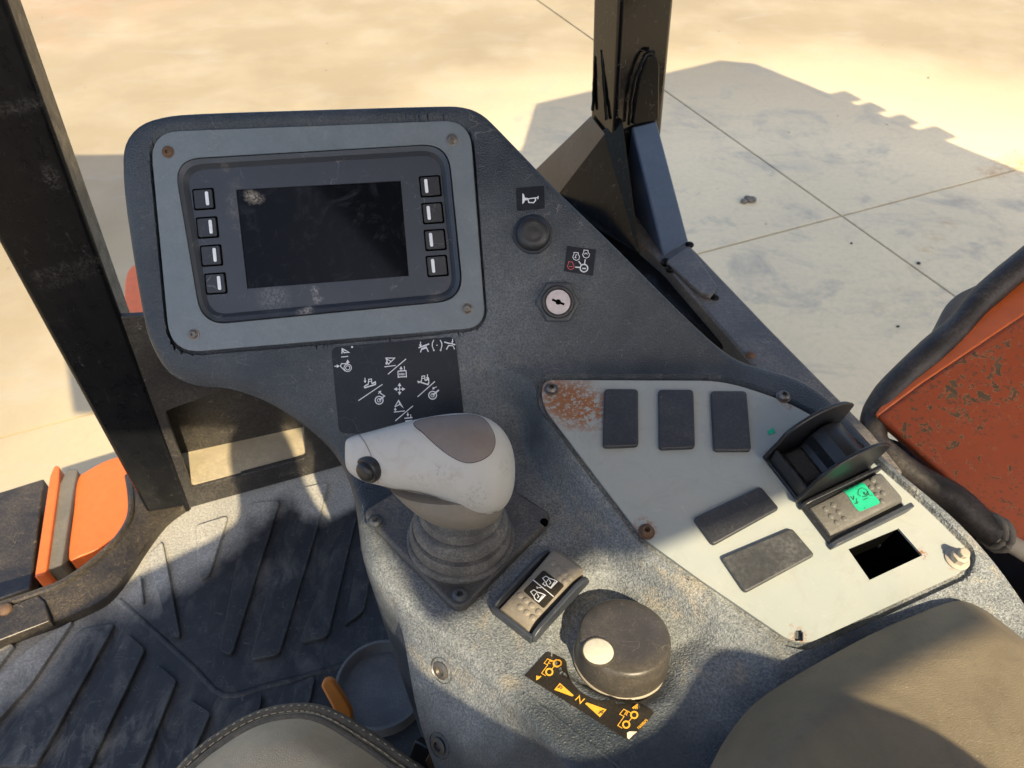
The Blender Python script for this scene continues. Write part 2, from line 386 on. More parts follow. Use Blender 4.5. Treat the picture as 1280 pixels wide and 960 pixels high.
M['thumb'] = grime('thumb_rest', (.17, .14, .125), .45, (.28, .23, .19), .4, 30, 500, .2, 1200, .25)
M['steel'] = grime('screw_steel', (.17, .16, .15), .42, (.3, .2, .12), .4, 120, 900, 0, 1, 0, .8)
M['rust'] = grime('rusty_steel', (.11, .065, .04), .7, (.30, .17, .09), .6, 120, 600, .4, 900, 0, .2)
M['key'] = grime('key_face', (.42, .38, .40), .4, (.4, .36, .3), .3, 120, 900, 0, 1, .3, .5)
M['nut'] = grime('nut_plastic', (.035, .042, .052), .45, (.36, .34, .31), .3, 60, 500)
M['dark'] = grime('dark_void', (.003, .003, .003), .9, (.01, .01, .01), .02, spec=0)
M['white'] = grime('button_mark', (.72, .75, .78), .45, DUST, .05, 100)
M['ivory'] = grime('knob_pointer', (.68, .63, .50), .45, (.4, .34, .25), .12, 100)
M['paint'] = grime('black_paint', (.0035, .004, .0055), .3, (.36, .33, .3), .012, 18, 250, .04, 300, .5, 0, .14)
M['gloss'] = grime('glossy_black_paint', (.004, .004, .005), .16, (.36, .33, .3), .006, 18, 250, .03, 200, .5, 0, .5)
M['sky_tint'] = grime('sky_tinted_black_paint', (.055, .088, .145), .4, (.36, .33, .3), .12, 18, 250, .04, 300, .4, 0, .5)  # black paint with a blue sky reflection mixed into its base colour
M['paint_dusty'] = grime('dusty_black_paint', (.011, .011, .013), .42, (.42, .36, .28), .3, 9, 260, .12, 400, .7)
M['lip'] = grime('chipped_paint', (.012, .012, .014), .33, (.5, .38, .22), .3, 16, 300, .2, 300, .5)
M['ledge'] = grime('dirty_channel', (.34, .285, .19), .65, (.66, .55, .37), 1.0, 12, 200, .3, 300)
def m_mat():
    b = NB('rubber_mat'); fi = b.math('ADD', b.math('MULTIPLY', b.ramp(b.noise(300, 4, .75), .38, .66), .5), .5)
    ed = None
    for q, r0, r1 in (((165, 695), .05, .15), ((215, 665), .05, .13), ((270, 645), .04, .11), ((320, 618), .02, .08), ((400, 600), .03, .09), ((408, 625), .02, .06), ((20, 800), .03, .14)):  # front-edge dust, also painted pale here to brighten the sunlit patches
        k = b.near(hz(*q, DECK), r0, r1); ed = k if ed is None else b.math('ADD', ed, k)
    big = b.ramp(b.noise(7, 5, .6, .3), .36, .72); mid = b.ramp(b.noise(1.0, 6, .7, .5, b.map((34, 16, 34), (0, 0, R(35)))), .45, .72)
    m = b.math('ADD', b.math('MULTIPLY', ed, b.math('ADD', .8, b.math('MULTIPLY', big, .2))), b.math('MULTIPLY', b.math('MULTIPLY', big, mid), .16)); m = b.math('MULTIPLY', b.math('ADD', m, .02), fi)
    left = b.math('MULTIPLY', b.near(hz(60, 900, DECK), .12, .5), b.math('MULTIPLY', b.math('MULTIPLY', mid, b.ramp(b.noise(9, 3), .4, .65)), .26)); m = b.math('ADD', m, left)
    c = b.mix(m, b.mix(b.noise(20, 4), (.009, .0105, .014), (.016, .0185, .024)), (.50, .48, .43))
    c = b.mix(b.math('MULTIPLY', b.scratch(), .3), c, (.35, .33, .3))
    return b.done(c, b.ramp(m, 0, .4, .5, .85), b.bump(b.noise(500, 3), .0006, .4, b.bump(b.noise(25, 4), .002, .2)), 0, .4)
M['mat'] = m_mat()
M['orange'] = grime('orange_paint', (.70, .135, .025), .4, (.55, .3, .15), .1, 20, 300, .05, 300, .2)
M['handle'] = grime('orange_plastic', (.62, .21, .03), .4, (.4, .25, .1), .3, 40, 300)
M['hose'] = grime('hose_rubber', (.014, .012, .013), .5, (.3, .25, .21), .4, 30, 300, 1.0, 120)
M['cloth'] = grime('dusty_cover', (.11, .1, .085), .8, (.28, .25, .19), .8, 20, 300, .6, 300)
M['rod'] = grime('rod_steel', (.36, .32, .26), .5, (.45, .36, .24), .6, 30, 300)
M['roof'] = grime('roof_paint', (.3, .3, .3), .5, DUST, .3)
M['cup'] = grime('cup_plastic', (.075, .077, .082), .5, (.34, .32, .29), .6, 30, 400, .2, 800)
def vinyl(name, base, dirt, gs=520):
    b = NB(name); c = b.mix(b.ramp(b.noise(11, 6, .65, .5), .36, .7), base, dirt)
    c = b.mix(b.math('MULTIPLY', b.ramp(b.noise(90, 4, .7), .5, .8), .35), c, tuple(x * .55 for x in base))
    ln = b.ramp(b.voro(gs, 'DISTANCE_TO_EDGE'), 0, .12)
    nr = b.bump(ln, .0004, .55); nr = b.bump(b.noise(30, 3), .002, .25, nr)
    return b.done(c, b.ramp(b.noise(14, 3), .3, .7, .42, .6), nr, 0, .45)
M['arm'] = vinyl('armrest_vinyl', (.14, .112, .072), (.21, .168, .107), 700)
M['seat'] = vinyl('seat_vinyl', (.62, .50, .335), (.46, .365, .235), 420)
M['piping'] = grime('seat_piping', (.10, .085, .065), .6, (.4, .33, .22), .8, 60, 300, .4, 600)
M['thread'] = grime('seat_thread', (.5, .42, .28), .8)
def m_glass():
    b = NB('screen_glass'); fi = b.ramp(b.noise(420, 8, .85), .42, .55); col = b.mix(0, (.0035, .0045, .007), (0, 0, 0))
    film = b.math('MULTIPLY', b.ramp(b.noise(30, 7, .75, 2.0), .52, .78), .07); col = b.mix(film, col, (.3, .32, .36))
    for q, r, w_, cc in (((311, 245), .010, .8, (.42, .38, .32)), ((320, 247), .009, .7, (.42, .38, .32)), ((313, 300), .004, .25, (.3, .28, .26)), ((311, 285), .004, .25, (.3, .28, .26)), ((310, 270), .004, .25, (.3, .28, .26)), ((323, 270), .004, .3, (.35, .33, .3)), ((325, 290), .004, .3, (.35, .33, .3)), ((327, 310), .004, .25, (.35, .33, .3)), ((314, 322), .0035, .9, (.5, .4, .28)), ((358, 312), .0035, .7, (.4, .35, .29)), ((363, 322), .005, .6, (.36, .33, .3)), ((352, 325), .004, .4, (.3, .28, .3)), ((464, 329), .0045, .5, (.35, .35, .36)), ((395, 345), .003, .8, (.4, .37, .33)), ((390, 262), .0018, .9, (.5, .5, .5))):
        k = b.near(hit(*q, P1), r * .3, r); col = b.mix(b.math('MULTIPLY', b.math('MULTIPLY', k, 1.0), b.math('MULTIPLY', fi, w_)), col, cc)
    return b.done(col, b.ramp(film, 0, .05, .08, .3), None, 0, .09)
M['glass'] = m_glass()
def m_face():
    b = NB('monitor_face_plastic'); c = b.mix(b.noise(40, 4), (.026, .032, .044), (.034, .041, .054)); fi = b.ramp(b.noise(400, 5, .8), .42, .6)
    for q, r, w_, cc in (((292, 230), .009, .16, DUST), ((288, 248), .009, .22, DUST), ((290, 264), .009, .22, DUST), ((296, 282), .008, .12, DUST), ((280, 210), .006, .4, DUST), ((392, 363), .0065, .9, (.45, .43, .4)), ((396, 373), .007, .9, (.45, .43, .4)), ((386, 388), .007, .8, (.45, .43, .4)), ((378, 391), .007, .6, (.45, .43, .4)), ((340, 372), .02, .25, (.4, .4, .4)), ((545, 372), .01, .3, DUST)):
        c = b.mix(b.math('MULTIPLY', b.near(hit(*q, P1), r * .3, r), b.math('MULTIPLY', fi, w_)), c, cc)
    c = b.mix(b.math('MULTIPLY', b.scratch(), .2), c, (.35, .34, .32))
    return b.done(c, b.ramp(b.noise(25, 3), .3, .7, .36, .5), b.bump(b.noise(1500, 2), .0004, .2), 0, .45)
M['face'] = m_face()
def m_panel():
    b = NB('panel_paint'); c = b.mix(b.noise(18, 5), (.30, .332, .328), (.355, .378, .362))
    c = b.mix(b.math('MULTIPLY', b.ramp(b.noise(11, 5), .45, .8), .3), c, (.45, .39, .29))
    RU = (.27, .10, .028)
    for q, r, th in (((700, 498), .034, .43), ((728, 505), .032, .45), ((738, 516), .03, .49), ((760, 520), .02, .57), ((806, 664), .014, .5), ((985, 503), .008, .5), ((1196, 700), .011, .5), ((1090, 722), .007, .56), ((962, 570), .007, .5), ((998, 795), .01, .5), ((1155, 692), .006, .5)):
        k = b.math('MULTIPLY', b.near(hit(*q, P2), r * .35, r), b.ramp(b.noise(210, 8, .75), th, th + .05)); c = b.mix(b.math('MULTIPLY', k, .92), c, RU)
    c = b.mix(b.math('MULTIPLY', b.ramp(b.noise(34, 7, .72, 1.2), .52, .74), .28), c, (.22, .215, .19)); c = b.mix(b.math('MULTIPLY', b.scratch(), .25), c, (.52, .52, .5))
    e = b.ramp(b.noise(600, 2), .66, .72); c = b.mix(b.math('MULTIPLY', e, .3), c, (.5, .48, .42))
    return b.done(c, b.ramp(b.noise(30, 4), .3, .7, .42, .58), b.bump(b.noise(300, 3), .0003, .15), 0, .4)
M['panel'] = m_panel()
def m_hood():
    b = NB('rusting_orange_paint'); v = b.map((1, 1, 1)); n = b.noise(95, 7, .66, .6); pat = b.noise(10, 4, .6)
    th = b.math('ADD', b.math('MULTIPLY', n, .74), b.math('MULTIPLY', pat, .26))
    pit = b.ramp(th, .568, .582); rim = b.math('MULTIPLY', b.math('SUBTRACT', b.ramp(th, .558, .57), pit), .6)
    c = b.mix(b.noise(14, 5), (.28, .050, .016), (.38, .076, .024)); c = b.mix(b.math('MULTIPLY', b.ramp(b.noise(160, 5), .5, .75), .35), c, (.14, .05, .03))
    n2 = b.noise(240, 5, .6); p2 = b.math('MULTIPLY', b.ramp(n2, .575, .61), b.ramp(b.noise(20, 4), .36, .52)); c = b.mix(b.math('MULTIPLY', p2, .85), c, (.10, .06, .035))
    c = b.mix(rim, c, (.55, .27, .12)); c = b.mix(pit, c, b.mix(b.noise(90, 3), (.03, .022, .015), (.2, .12, .06)))
    return b.done(c, b.ramp(pit, 0, 1, .5, .85), b.bump(pit, .001, -.8), 0, .35)
M['hood'] = m_hood()
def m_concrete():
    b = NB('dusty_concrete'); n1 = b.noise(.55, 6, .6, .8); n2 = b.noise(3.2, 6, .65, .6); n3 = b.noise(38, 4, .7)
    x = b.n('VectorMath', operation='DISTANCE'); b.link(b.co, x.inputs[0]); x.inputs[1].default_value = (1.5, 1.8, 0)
    far = b.ramp(b.math('ADD', b.math('DIVIDE', x.outputs['Value'], 10), b.math('MULTIPLY', n1, .12)), .235, .40)  # sandier far off; sunlit ground painted darker, shaded near slabs paler
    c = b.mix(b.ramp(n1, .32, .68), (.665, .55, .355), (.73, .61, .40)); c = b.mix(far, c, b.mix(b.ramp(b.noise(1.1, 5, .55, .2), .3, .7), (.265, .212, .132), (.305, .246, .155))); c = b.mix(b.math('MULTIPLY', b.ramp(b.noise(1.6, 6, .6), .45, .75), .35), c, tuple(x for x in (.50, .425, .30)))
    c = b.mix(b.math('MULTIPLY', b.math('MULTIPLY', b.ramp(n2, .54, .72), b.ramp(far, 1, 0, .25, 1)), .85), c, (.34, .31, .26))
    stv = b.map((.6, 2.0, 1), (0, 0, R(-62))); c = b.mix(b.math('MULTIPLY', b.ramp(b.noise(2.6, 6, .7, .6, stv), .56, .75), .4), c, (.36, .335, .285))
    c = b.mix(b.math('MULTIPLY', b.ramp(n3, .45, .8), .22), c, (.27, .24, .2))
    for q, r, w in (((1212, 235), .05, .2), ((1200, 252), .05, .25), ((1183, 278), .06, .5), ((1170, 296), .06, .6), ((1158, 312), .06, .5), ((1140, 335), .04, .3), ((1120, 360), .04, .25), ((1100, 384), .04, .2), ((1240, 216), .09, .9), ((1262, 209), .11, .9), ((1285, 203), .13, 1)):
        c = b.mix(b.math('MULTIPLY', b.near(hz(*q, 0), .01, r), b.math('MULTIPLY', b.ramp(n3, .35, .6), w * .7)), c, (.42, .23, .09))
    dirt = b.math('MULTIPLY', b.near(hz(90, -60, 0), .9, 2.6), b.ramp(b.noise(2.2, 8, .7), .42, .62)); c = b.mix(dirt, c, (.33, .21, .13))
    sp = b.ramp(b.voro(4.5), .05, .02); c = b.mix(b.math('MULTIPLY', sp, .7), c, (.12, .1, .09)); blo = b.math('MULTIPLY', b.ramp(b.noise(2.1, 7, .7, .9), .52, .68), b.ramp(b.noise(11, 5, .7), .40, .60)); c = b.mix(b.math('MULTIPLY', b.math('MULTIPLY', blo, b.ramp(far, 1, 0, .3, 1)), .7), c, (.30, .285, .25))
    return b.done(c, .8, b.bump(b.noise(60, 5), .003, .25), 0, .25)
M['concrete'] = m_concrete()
def m_stain(): return grime('ochre_stain', (.46, .27, .10), .9, (.4, .33, .24), .6, 8, 60)

# ------------------------------------------------------------------ ground
g = MB(); g.prism([(-60, -60, -.02), (60, -60, -.02), (60, 60, -.02), (-60, 60, -.02)], (0, 0, -.3))
M['joint'] = grime('joint_dirt', (.03, .027, .024), .9, (.15, .12, .09), .3, 4)
ground = tag(obj('ground', g, M['joint'], loc=(0, 0, 0), smooth=0), kind='structure')
O = hz(1052, 270, 0); da = hz(671, 0, 0) - hz(1185, 365, 0); da /= np.linalg.norm(da); db = np.array([da[1], -da[0], 0])
SZ = 6.0; gp = .0055
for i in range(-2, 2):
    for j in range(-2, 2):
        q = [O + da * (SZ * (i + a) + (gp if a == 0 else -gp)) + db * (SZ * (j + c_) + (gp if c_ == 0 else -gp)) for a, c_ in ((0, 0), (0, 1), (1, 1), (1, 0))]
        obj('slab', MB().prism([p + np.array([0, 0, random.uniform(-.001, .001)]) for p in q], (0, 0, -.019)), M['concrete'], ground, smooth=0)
def crumb(c, n, spread, sizes):
    m = MB()
    for k in range(n):
        a = random.random() * 6.28; r = spread * random.random() ** 1.5; s = random.uniform(*sizes)
        p = np.array(c) + np.array([math.cos(a) * r, math.sin(a) * r, s * .3]); m.ball(p, s, 4, .6, (random.random() - .5, random.random() - .5, 1))
    return m
c0 = hz(940, 251, 0)
t = tag(obj('dirt_clod', crumb(c0 + np.array([0, 0, .004]), 14, .05, (.008, .022)), M['cloth'], smooth=60), 'small dark clod of dirt lying on the concrete slab in the shade', 'dirt clod')

# ------------------------------------------------------------------ console
for px, py, pl in ((911, 362, 'tiny dark pebble on the slab just right of the side rail'), (1064, 305, 'tiny dark pebble close below the crossing of the slab joints'), (1122, 409, 'tiny dark pebble on the slab left of the black wrapped hose'), (1148, 330, 'tiny dark pebble touching the slab joint above the black hose'), (1160, 98, 'tiny dark pebble on the sunlit ground at the upper right')):
    q0 = hz(px, py, 0); tag(obj('pebble', MB().ball(q0 + np.array([0, 0, .004]), random.uniform(.005, .009), 4, .5, (random.random() - .5, random.random() - .5, 1)), M['joint'], smooth=60), pl, 'pebble', 'loose pebbles on the concrete')
A = np.array(OUT); x0, y0 = A.min(0); x1, y1 = A.max(0)
gx, gy = np.meshgrid(np.arange(x0, x1, .0035), np.arange(y0, y1, .0035)); gx = gx.ravel() + (np.random.RandomState(1).rand(gx.size) - .5) * .0005; gy = gy.ravel() + (np.random.RandomState(2).rand(gy.size) - .5) * .0005
dd = sdf(gx, gy, OUT); k = dd > .0125; gx, gy = gx[k], gy[k]
feat = []
def ringpts(poly, off):
    P = resamp([p[:2] for p in poly], .0025); n = len(P); o = []
    ar = sum(P[i][0] * P[(i + 1) % n][1] - P[(i + 1) % n][0] * P[i][1] for i in range(n))
    for i in range(n):
        t_ = P[(i + 1) % n] - P[i - 1]; t_ = t_ / (np.linalg.norm(t_) + 1e-12); o.append(P[i] + np.array([t_[1], -t_[0]]) * off * (1 if ar > 0 else -1))
    d = sdf([p[0] for p in o], [p[1] for p in o], P); return [p for p, q in zip(o, d) if abs(q + off) < abs(off) * .3 + 2e-4]
for poly, offs in ((BEZ, (.0028, .0016)), (PAN, (.0038, .0022)), (HOL, (.009, .007))):
    for of in offs: feat += ringpts(poly, of)
for of in (-.0012, -.0035, -.007, -.011): feat += ringpts(OUT, of)
fd = sdf([p[0] for p in feat], [p[1] for p in feat], OUT); feat = [p for p, d in zip(feat, fd) if d > .0009]
pts = [np.array(p) for p in OUT] + feat + list(zip(gx, gy)); nO = len(OUT)
r = delaunay_2d_cdt([Vector((p[0], p[1])) for p in pts], [(i, (i + 1) % nO) for i in range(nO)], [], 1, 1e-7)
XY = np.array([(v[0], v[1]) for v in r[0]]); ZZ = hf(XY[:, 0], XY[:, 1])
cm = MB(); cm.add([(a, b, c) for (a, b), c in zip(XY, ZZ)], [tuple(f) for f in r[2]])
inv = {}
for kk, og in enumerate(r[3]):
    for oi in og: inv[oi] = kk
loop = [inv[i] for i in range(nO)]
w0 = len(cm.v); rows = 5; OA = np.array(OUT)
tg = np.roll(OA, -3, 0) - np.roll(OA, 3, 0); tg /= np.linalg.norm(tg, axis=1)[:, None]; on = np.stack([tg[:, 1], -tg[:, 0]], 1)
if np.dot(on[0], OA.mean(0) - OA[0]) > 0: on = -on
wall = []
for i in range(nO):
    x, y = XY[loop[i]]; z = ZZ[loop[i]]; s_ = float(sstep((y - .40) / .10) if x < .2 else sstep((y - .5) / .05)); fl_ = float(sstep((.315 - y) / .06)) * (1 - s_) * (1 if x < .2 else 0)
    up_d = -N1 * .075; o1 = np.array([*(on[i] * .045 * fl_), -.02 - .065 * fl_]); rest = np.array([.01, .02, DECK + .06 - z - o1[2]])
    wall.append([up_d * s_ * f_ + (1 - s_) * g_ for f_, g_ in ((.25, o1 * .35), (.5, o1), (.8, o1 + rest * .4), (1, o1 + rest))])
for j in range(4):
    for i in range(nO):
        x, y = XY[loop[i]]; d = wall[i][j]; cm.v.append((x + d[0], y + d[1], ZZ[loop[i]] + d[2]))
for j in range(rows - 1):
    for a in range(nO):
        b_ = (a + 1) % nO
        T = (lambda q: loop[q]) if j == 0 else (lambda q: w0 + (j - 1) * nO + q)
        cm.f.append((T(a), T(b_), w0 + j * nO + b_, w0 + j * nO + a))
console = thing('control_console', (.1, .35, DECK), 'dusty dark grey moulded console carrying the monitor, joystick and switch panel', 'control console')
shell = obj('shell', cm, M['console'], console, smooth=50)
cbvh = BVHTree.FromPolygons([Vector(p) for p in cm.v], cm.f)
CB['b'] = cbvh; CB['n'] = []
for f_ in cm.f:
    a_, b_, c_ = [np.array(cm.v[i]) for i in f_[:3]]; n_ = np.cross(b_ - a_, c_ - a_); n_ /= np.linalg.norm(n_) + 1e-15; CB['n'].append(n_ if n_[2] > 0 else -n_)
def cast(px, py, bvh, off=0):
    d = Vector(ray(px, py)).normalized(); l, n, i, t_ = bvh.ray_cast(Vector(C), d)
    if l is None: return None, None
    if n.dot(d) > 0: n = -n
    return np.array(l + n * off), np.array(n)
for (px, py), lab in (((552, 838), 'pale washer screw in its recess on the lit side wall'), ((549, 932), None)):
    p, n = cast(px, py, cbvh)
    m = MB().lathe(p - n * .001, n, [(.0112, 0), (.0112, .0012), (.0105, .0016), (.0096, .0004), (.0072, .0004), (.0072, .0024), (.004, .0034), (.003, .0014), (.0002, .0014)], 24)
    o = obj('side_screw', m, M['steel'] if lab else M['plastic'], console)
    if lab: o['label'] = lab
# seam of the moulding along the front
seam = [onhf(*q, .0004) for q in cr([(655, 868), (690, 893), (730, 925), (765, 952), (790, 975)], 4, False)]
obj('mould_seam', MB().tube(seam, .0011, 6, jit=.5), M['console'], console)

# ------------------------------------------------------------------ helpers for screws and flat frames
def screw(parent, px, py, pl, mat, rad=.0062, off=.0, name='screw', dome=.003):
    p = hit(px, py, pl) + pl[1] * off; n = pl[1]
    s = obj(name, MB().lathe(p, n, [(rad * 1.25, 0), (rad * 1.25, .0008), (rad, .001), (rad * .96, dome * .6), (rad * .6, dome), (rad * .42, dome), (rad * .38, dome * .3), (.0002, dome * .3)], 20), mat, parent)
    return s
def lin(pl, off): return lambda x, y: hit(x, y, (pl[0] + pl[1] * off, pl[1]))
def zo(ox, oy, s): return lambda pts: [(ox + x / s, oy + y / s) for x, y in pts]
def quad_round(pl, px4, rpx, off, th, n=5): return MB().prism([hit(*q, pl) + pl[1] * off for q in rnd(px4, rpx, n)], -pl[1] * th)

# ------------------------------------------------------------------ monitor
mon = thing('display_monitor', hit(395, 300, P1), 'monitor with dark screen in blue grey bezel on the upper left of the console', 'monitor')
bz = [hit(*q, P1) for q in rnd([(187, 165), (587, 150), (607, 409), (213, 442)], [38, 34, 26, 40], 8)]
FR = rnd([(217, 199), (560, 179), (580, 375), (252, 407)], 34, 8)
fr = [hit(*q, P1) for q in FR]
obj('bezel', MB().prismh(bz, [fr], -N1 * .006), M['bezel'], mon, bevel=.0012)
# sloping black frame between the bezel opening and the recessed face
def ringmesh(outer, inner): n = len(outer); return MB().add(list(outer) + list(inner), [(i, (i + 1) % n, (i + 1) % n + n, i + n) for i in range(n)])
I1 = rnd([(219, 201), (559, 181), (578, 374), (254, 405)], 33, 8); I2 = rnd([(225, 206.5), (554, 187), (572.5, 370), (257, 399)], 29, 8); I3 = rnd([(231, 212), (549, 192), (567, 366), (260.5, 394)], 24, 8)
mb = MB(); n_ = len(I1)
rowsF = [[hit(*q, P1) + N1 * o for q in I] for I, o in ((I1, -.004), (I1, .0018), (I2, .0002), (I3, -.004))]
for a, b_ in zip(rowsF, rowsF[1:]): mb.add(a + b_, [(i, (i + 1) % n_, (i + 1) % n_ + n_, i + n_) for i in range(n_)])
obj('inner_frame', mb, M['face'], mon, smooth=40)
face_pl = (P1[0] - N1 * .004, N1)
SCR = [(295, 237), (501, 226), (511, 345), (309, 361)]
SCo = [hit(*q, face_pl) for q in SCR]
facepoly = [hit(*q, face_pl) for q in I3]
obj('face_panel', MB().prismh(facepoly, [SCo], -N1 * .0025), M['face'], mon, smooth=0)
obj('screen', MB().prism([hit(*q, face_pl) - N1 * .0012 for q in [(293, 235), (503, 224), (513, 347), (307, 363)]], -N1 * .002), M['glass'], mon, smooth=0)
for cx, cy, sx, side in ((255, 249, 0, 1), (259.5, 284.5, 0, 1), (264.5, 319.5, 0, 1), (270, 354.5, 0, 1), (538, 233, 0, -1), (541, 266.5, 0, -1), (544, 300, 0, -1), (546.5, 332.5, 0, -1)):
    w, h, sk = 11.5, 11.5, 1.2
    qd = lambda a, b_: (cx + a * w + b_ * sk, cy + b_ * h - a * .8)
    bt = obj('button', MB().prism([hit(*q, face_pl) + N1 * .0016 for q in rnd([qd(-1, -1), qd(1, -1), qd(1, 1), qd(-1, 1)], 2, 3)], -N1 * .003), M['plastic'], mon, bevel=.0006)
    obj('button_well', MB().prism([hit(*q, face_pl) + N1 * .0004 for q in rnd([qd(-1.17, -1.17), qd(1.17, -1.17), qd(1.17, 1.17), qd(-1.17, 1.17)], 2.5, 3)], -N1 * .001), M['dark'], mon, smooth=0)
    xm = .42 * side
    obj('button_mark', MB().prism([hit(*q, face_pl) + N1 * .0021 for q in rnd([qd(xm - .17, -.78), qd(xm + .17, -.78), qd(xm + .17, .72), qd(xm - .17, .72)], 2.4, 4)], -N1 * .001), M['white'], bt, smooth=0)
for q, mt in (((210, 190), 'rust'), ((565, 175), 'steel'), ((584, 386), 'steel'), ((242, 418), 'steel')): screw(mon, *q, P1, M[mt], .0045, 0)

# ------------------------------------------------------------------ joystick pattern decal
dec = thing('joystick_decal', hit(497, 480, P1), 'black sticker of white joystick movement symbols below the monitor', 'decal')
mp = lambda off: (lambda x, y: onhf(x, y, off))
obj('decal_film', MB().fill(rnd([(414, 434), (569, 420.5), (580, 520), (500, 545), (424, 541)], [10, 10, 8, 4, 8]), mp(.0007), 8), M['decal'], dec, smooth=60)
k = MB(); f1 = lin(P1, .0016); f1 = mp(.0013); Z = zo(400, 410, 6.4); w1 = 1.1
def zs(pts, w=w1, cl=False): k.stroke(resamp(Z(pts), 4, cl), w, f1, cl)
def za(a, b_, w=w1, hd=3.6): k.arrow(*Z([a, b_]), w, f1, hd)
# boom and hose reel, top left
zs([(178, 205), (180, 165), (235, 195), (195, 197), (178, 165)], 1.3); zs([(172, 232), (228, 226)]); za((118, 306), (160, 304)); za((225, 290), (223, 252), hd=4)
k.ring(Z([(224, 318)])[0], 2.6, .9, f1); k.ring(Z([(224, 318)])[0], 4.6, .9, f1); zs([(205, 345), (165, 305), (175, 284), (222, 286)]); k.dot(Z([(259, 152)])[0], 1.2, f1)
# stools and arc, top right
zs([(790, 158), (875, 127)], 1.6); zs([(805, 195), (815, 165), (850, 150), (868, 190)], 1.3); zs([(815, 172), (850, 160)]); za((806, 110), (804, 152), hd=3)
zs([(995, 112), (1085, 132)], 1.6); zs([(1012, 172), (1030, 140), (1065, 140), (1078, 170)], 1.3); za((1062, 85), (1062, 125), hd=3)
zs([(912, 95), (900, 120), (899, 145), (912, 178)]); zs([(962, 95), (975, 120), (976, 145), (966, 178)]); k.dot(Z([(912, 178)])[0], 1.1, f1); k.dot(Z([(966, 178)])[0], 1.1, f1); k.dot(Z([(937, 138)])[0], .8, f1)
# boom down / blade up, top
zs([(525, 240), (600, 240), (548, 290), (530, 245), (572, 268)], 1.1); za((540, 250), (530, 295), hd=2.6); zs([(518, 310), (608, 299)]); zs([(545, 370), (690, 247)])
za((650, 340), (650, 305)); zs([(676, 305), (678, 345)], .9); zs([(625, 345), (690, 340)], 1.4); zs([(628, 398), (625, 345)], 1.2); zs([(690, 340), (692, 395)], 1.2); zs([(630, 392), (690, 388)], 1.2)
for q in range(4): zs([(640 + q * 11, 360), (640 + q * 11, 378)], 1)
# machine tilting, left, and wheel arm
def tract(cx, cy, s):
    zs([(cx - 45, cy + 40 * s + 10), (cx - 38, cy + 62), (cx + 48 * 1, cy + 35)] if s > 0 else [(cx - 45, cy + 35), (cx + 40, cy + 62), (cx + 48, cy + 40)], 1.6)
    zs([(cx - 12, cy + 35), (cx - 8, cy - 5), (cx + 14, cy - 8), (cx + 16, cy + 30)], 1.1); zs([(cx - 10, cy + 14), (cx + 14, cy + 10)], .9); zs([(cx - 40, cy + 48), (cx - 12, cy + 34)], 1.6); zs([(cx + 18, cy + 30), (cx + 44, cy + 16), (cx + 46, cy + 36)], 1.6)
tract(400, 415, 1); za((362, 398), (363, 440), hd=3); zs([(310, 580), (502, 450)])
k.ring(Z([(475, 577)])[0], 4.9, 1.3, f1); k.ring(Z([(475, 577)])[0], 2.2, .8, f1); zs([(475, 577), (522, 540)], 1.6); za((468, 525), (492, 500), hd=3.4); zs([(485, 520), (520, 545)], 1.2)
tract(825, 390, -1); za((861, 370), (861, 412), hd=3); zs([(782, 550), (920, 427)])
k.ring(Z([(902, 537)])[0], 4.9, 1.3, f1); k.ring(Z([(902, 537)])[0], 2.2, .8, f1); zs([(902, 537), (952, 495)], 1.8); zs([(902, 480), (935, 470)], .9); za((915, 474), (900, 492), hd=3)
for d in ((46, 0), (-46, 0), (0, 48), (0, -50)): za((638, 488), (638 + d[0], 488 + d[1]), 1.0, 4)
# boom up / blade down, bottom
zs([(600, 630), (630, 578), (668, 638), (640, 610), (600, 630)], 1.1); zs([(630, 578), (640, 610)]); za((604, 665), (604, 635), hd=3); zs([(592, 672), (680, 662)]); zs([(604, 742), (745, 622)])
za((704, 675), (704, 708), hd=3); zs([(678, 722), (740, 715)], 1.4); zs([(727, 690), (727, 715)], .9); zs([(684, 745), (740, 738)], 1.4)
obj('symbols', k, M['ink'], dec, smooth=0, fixn=False)

# ------------------------------------------------------------------ horn button and its decal
hb = thing('horn_button', hit(667, 292, P1), 'round black push button below the horn symbol', 'push button')
p = hit(666, 293, P1)
obj('collar', MB().lathe(p, N1, [(.0188, 0), (.0188, .001), (.0172, .003), (.0165, .003)], 40), M['plastic2'], hb)
obj('dome', MB().lathe(p, N1, [(.0165, .002), (.0165, .008), (.0158, .0105), (.013, .0125), (.0095, .0134), (.008, .0131), (.004, .0136), (.0002, .0137)], 40), M['plastic'], hb, smooth=60)
hd_ = thing('horn_decal', hit(662, 248, P1), 'small black sticker printed with a white horn symbol', 'decal')
obj('decal_film', quad_round(P1, [(645, 235), (680, 232.5), (681, 261), (646, 264)], 1.5, .0009, .0008), M['decal'], hd_, smooth=0)
k = MB(); f = lin(P1, .0013)
k.area([(653, 241.5), (655, 243), (656, 247), (660, 247.6), (660, 250), (656, 250.6), (655, 253.5), (653, 255)], f); k.stroke([(658, 248.8), (672, 247)], 1.3, f); k.stroke([(660, 249), (661, 253), (667, 253.4), (669.5, 250.5), (669, 247.5)], 1.4, f); k.stroke([(672.8, 245), (672.3, 249)], 1.2, f)
obj('symbol', k, M['ink'], hd_, smooth=0, fixn=False)
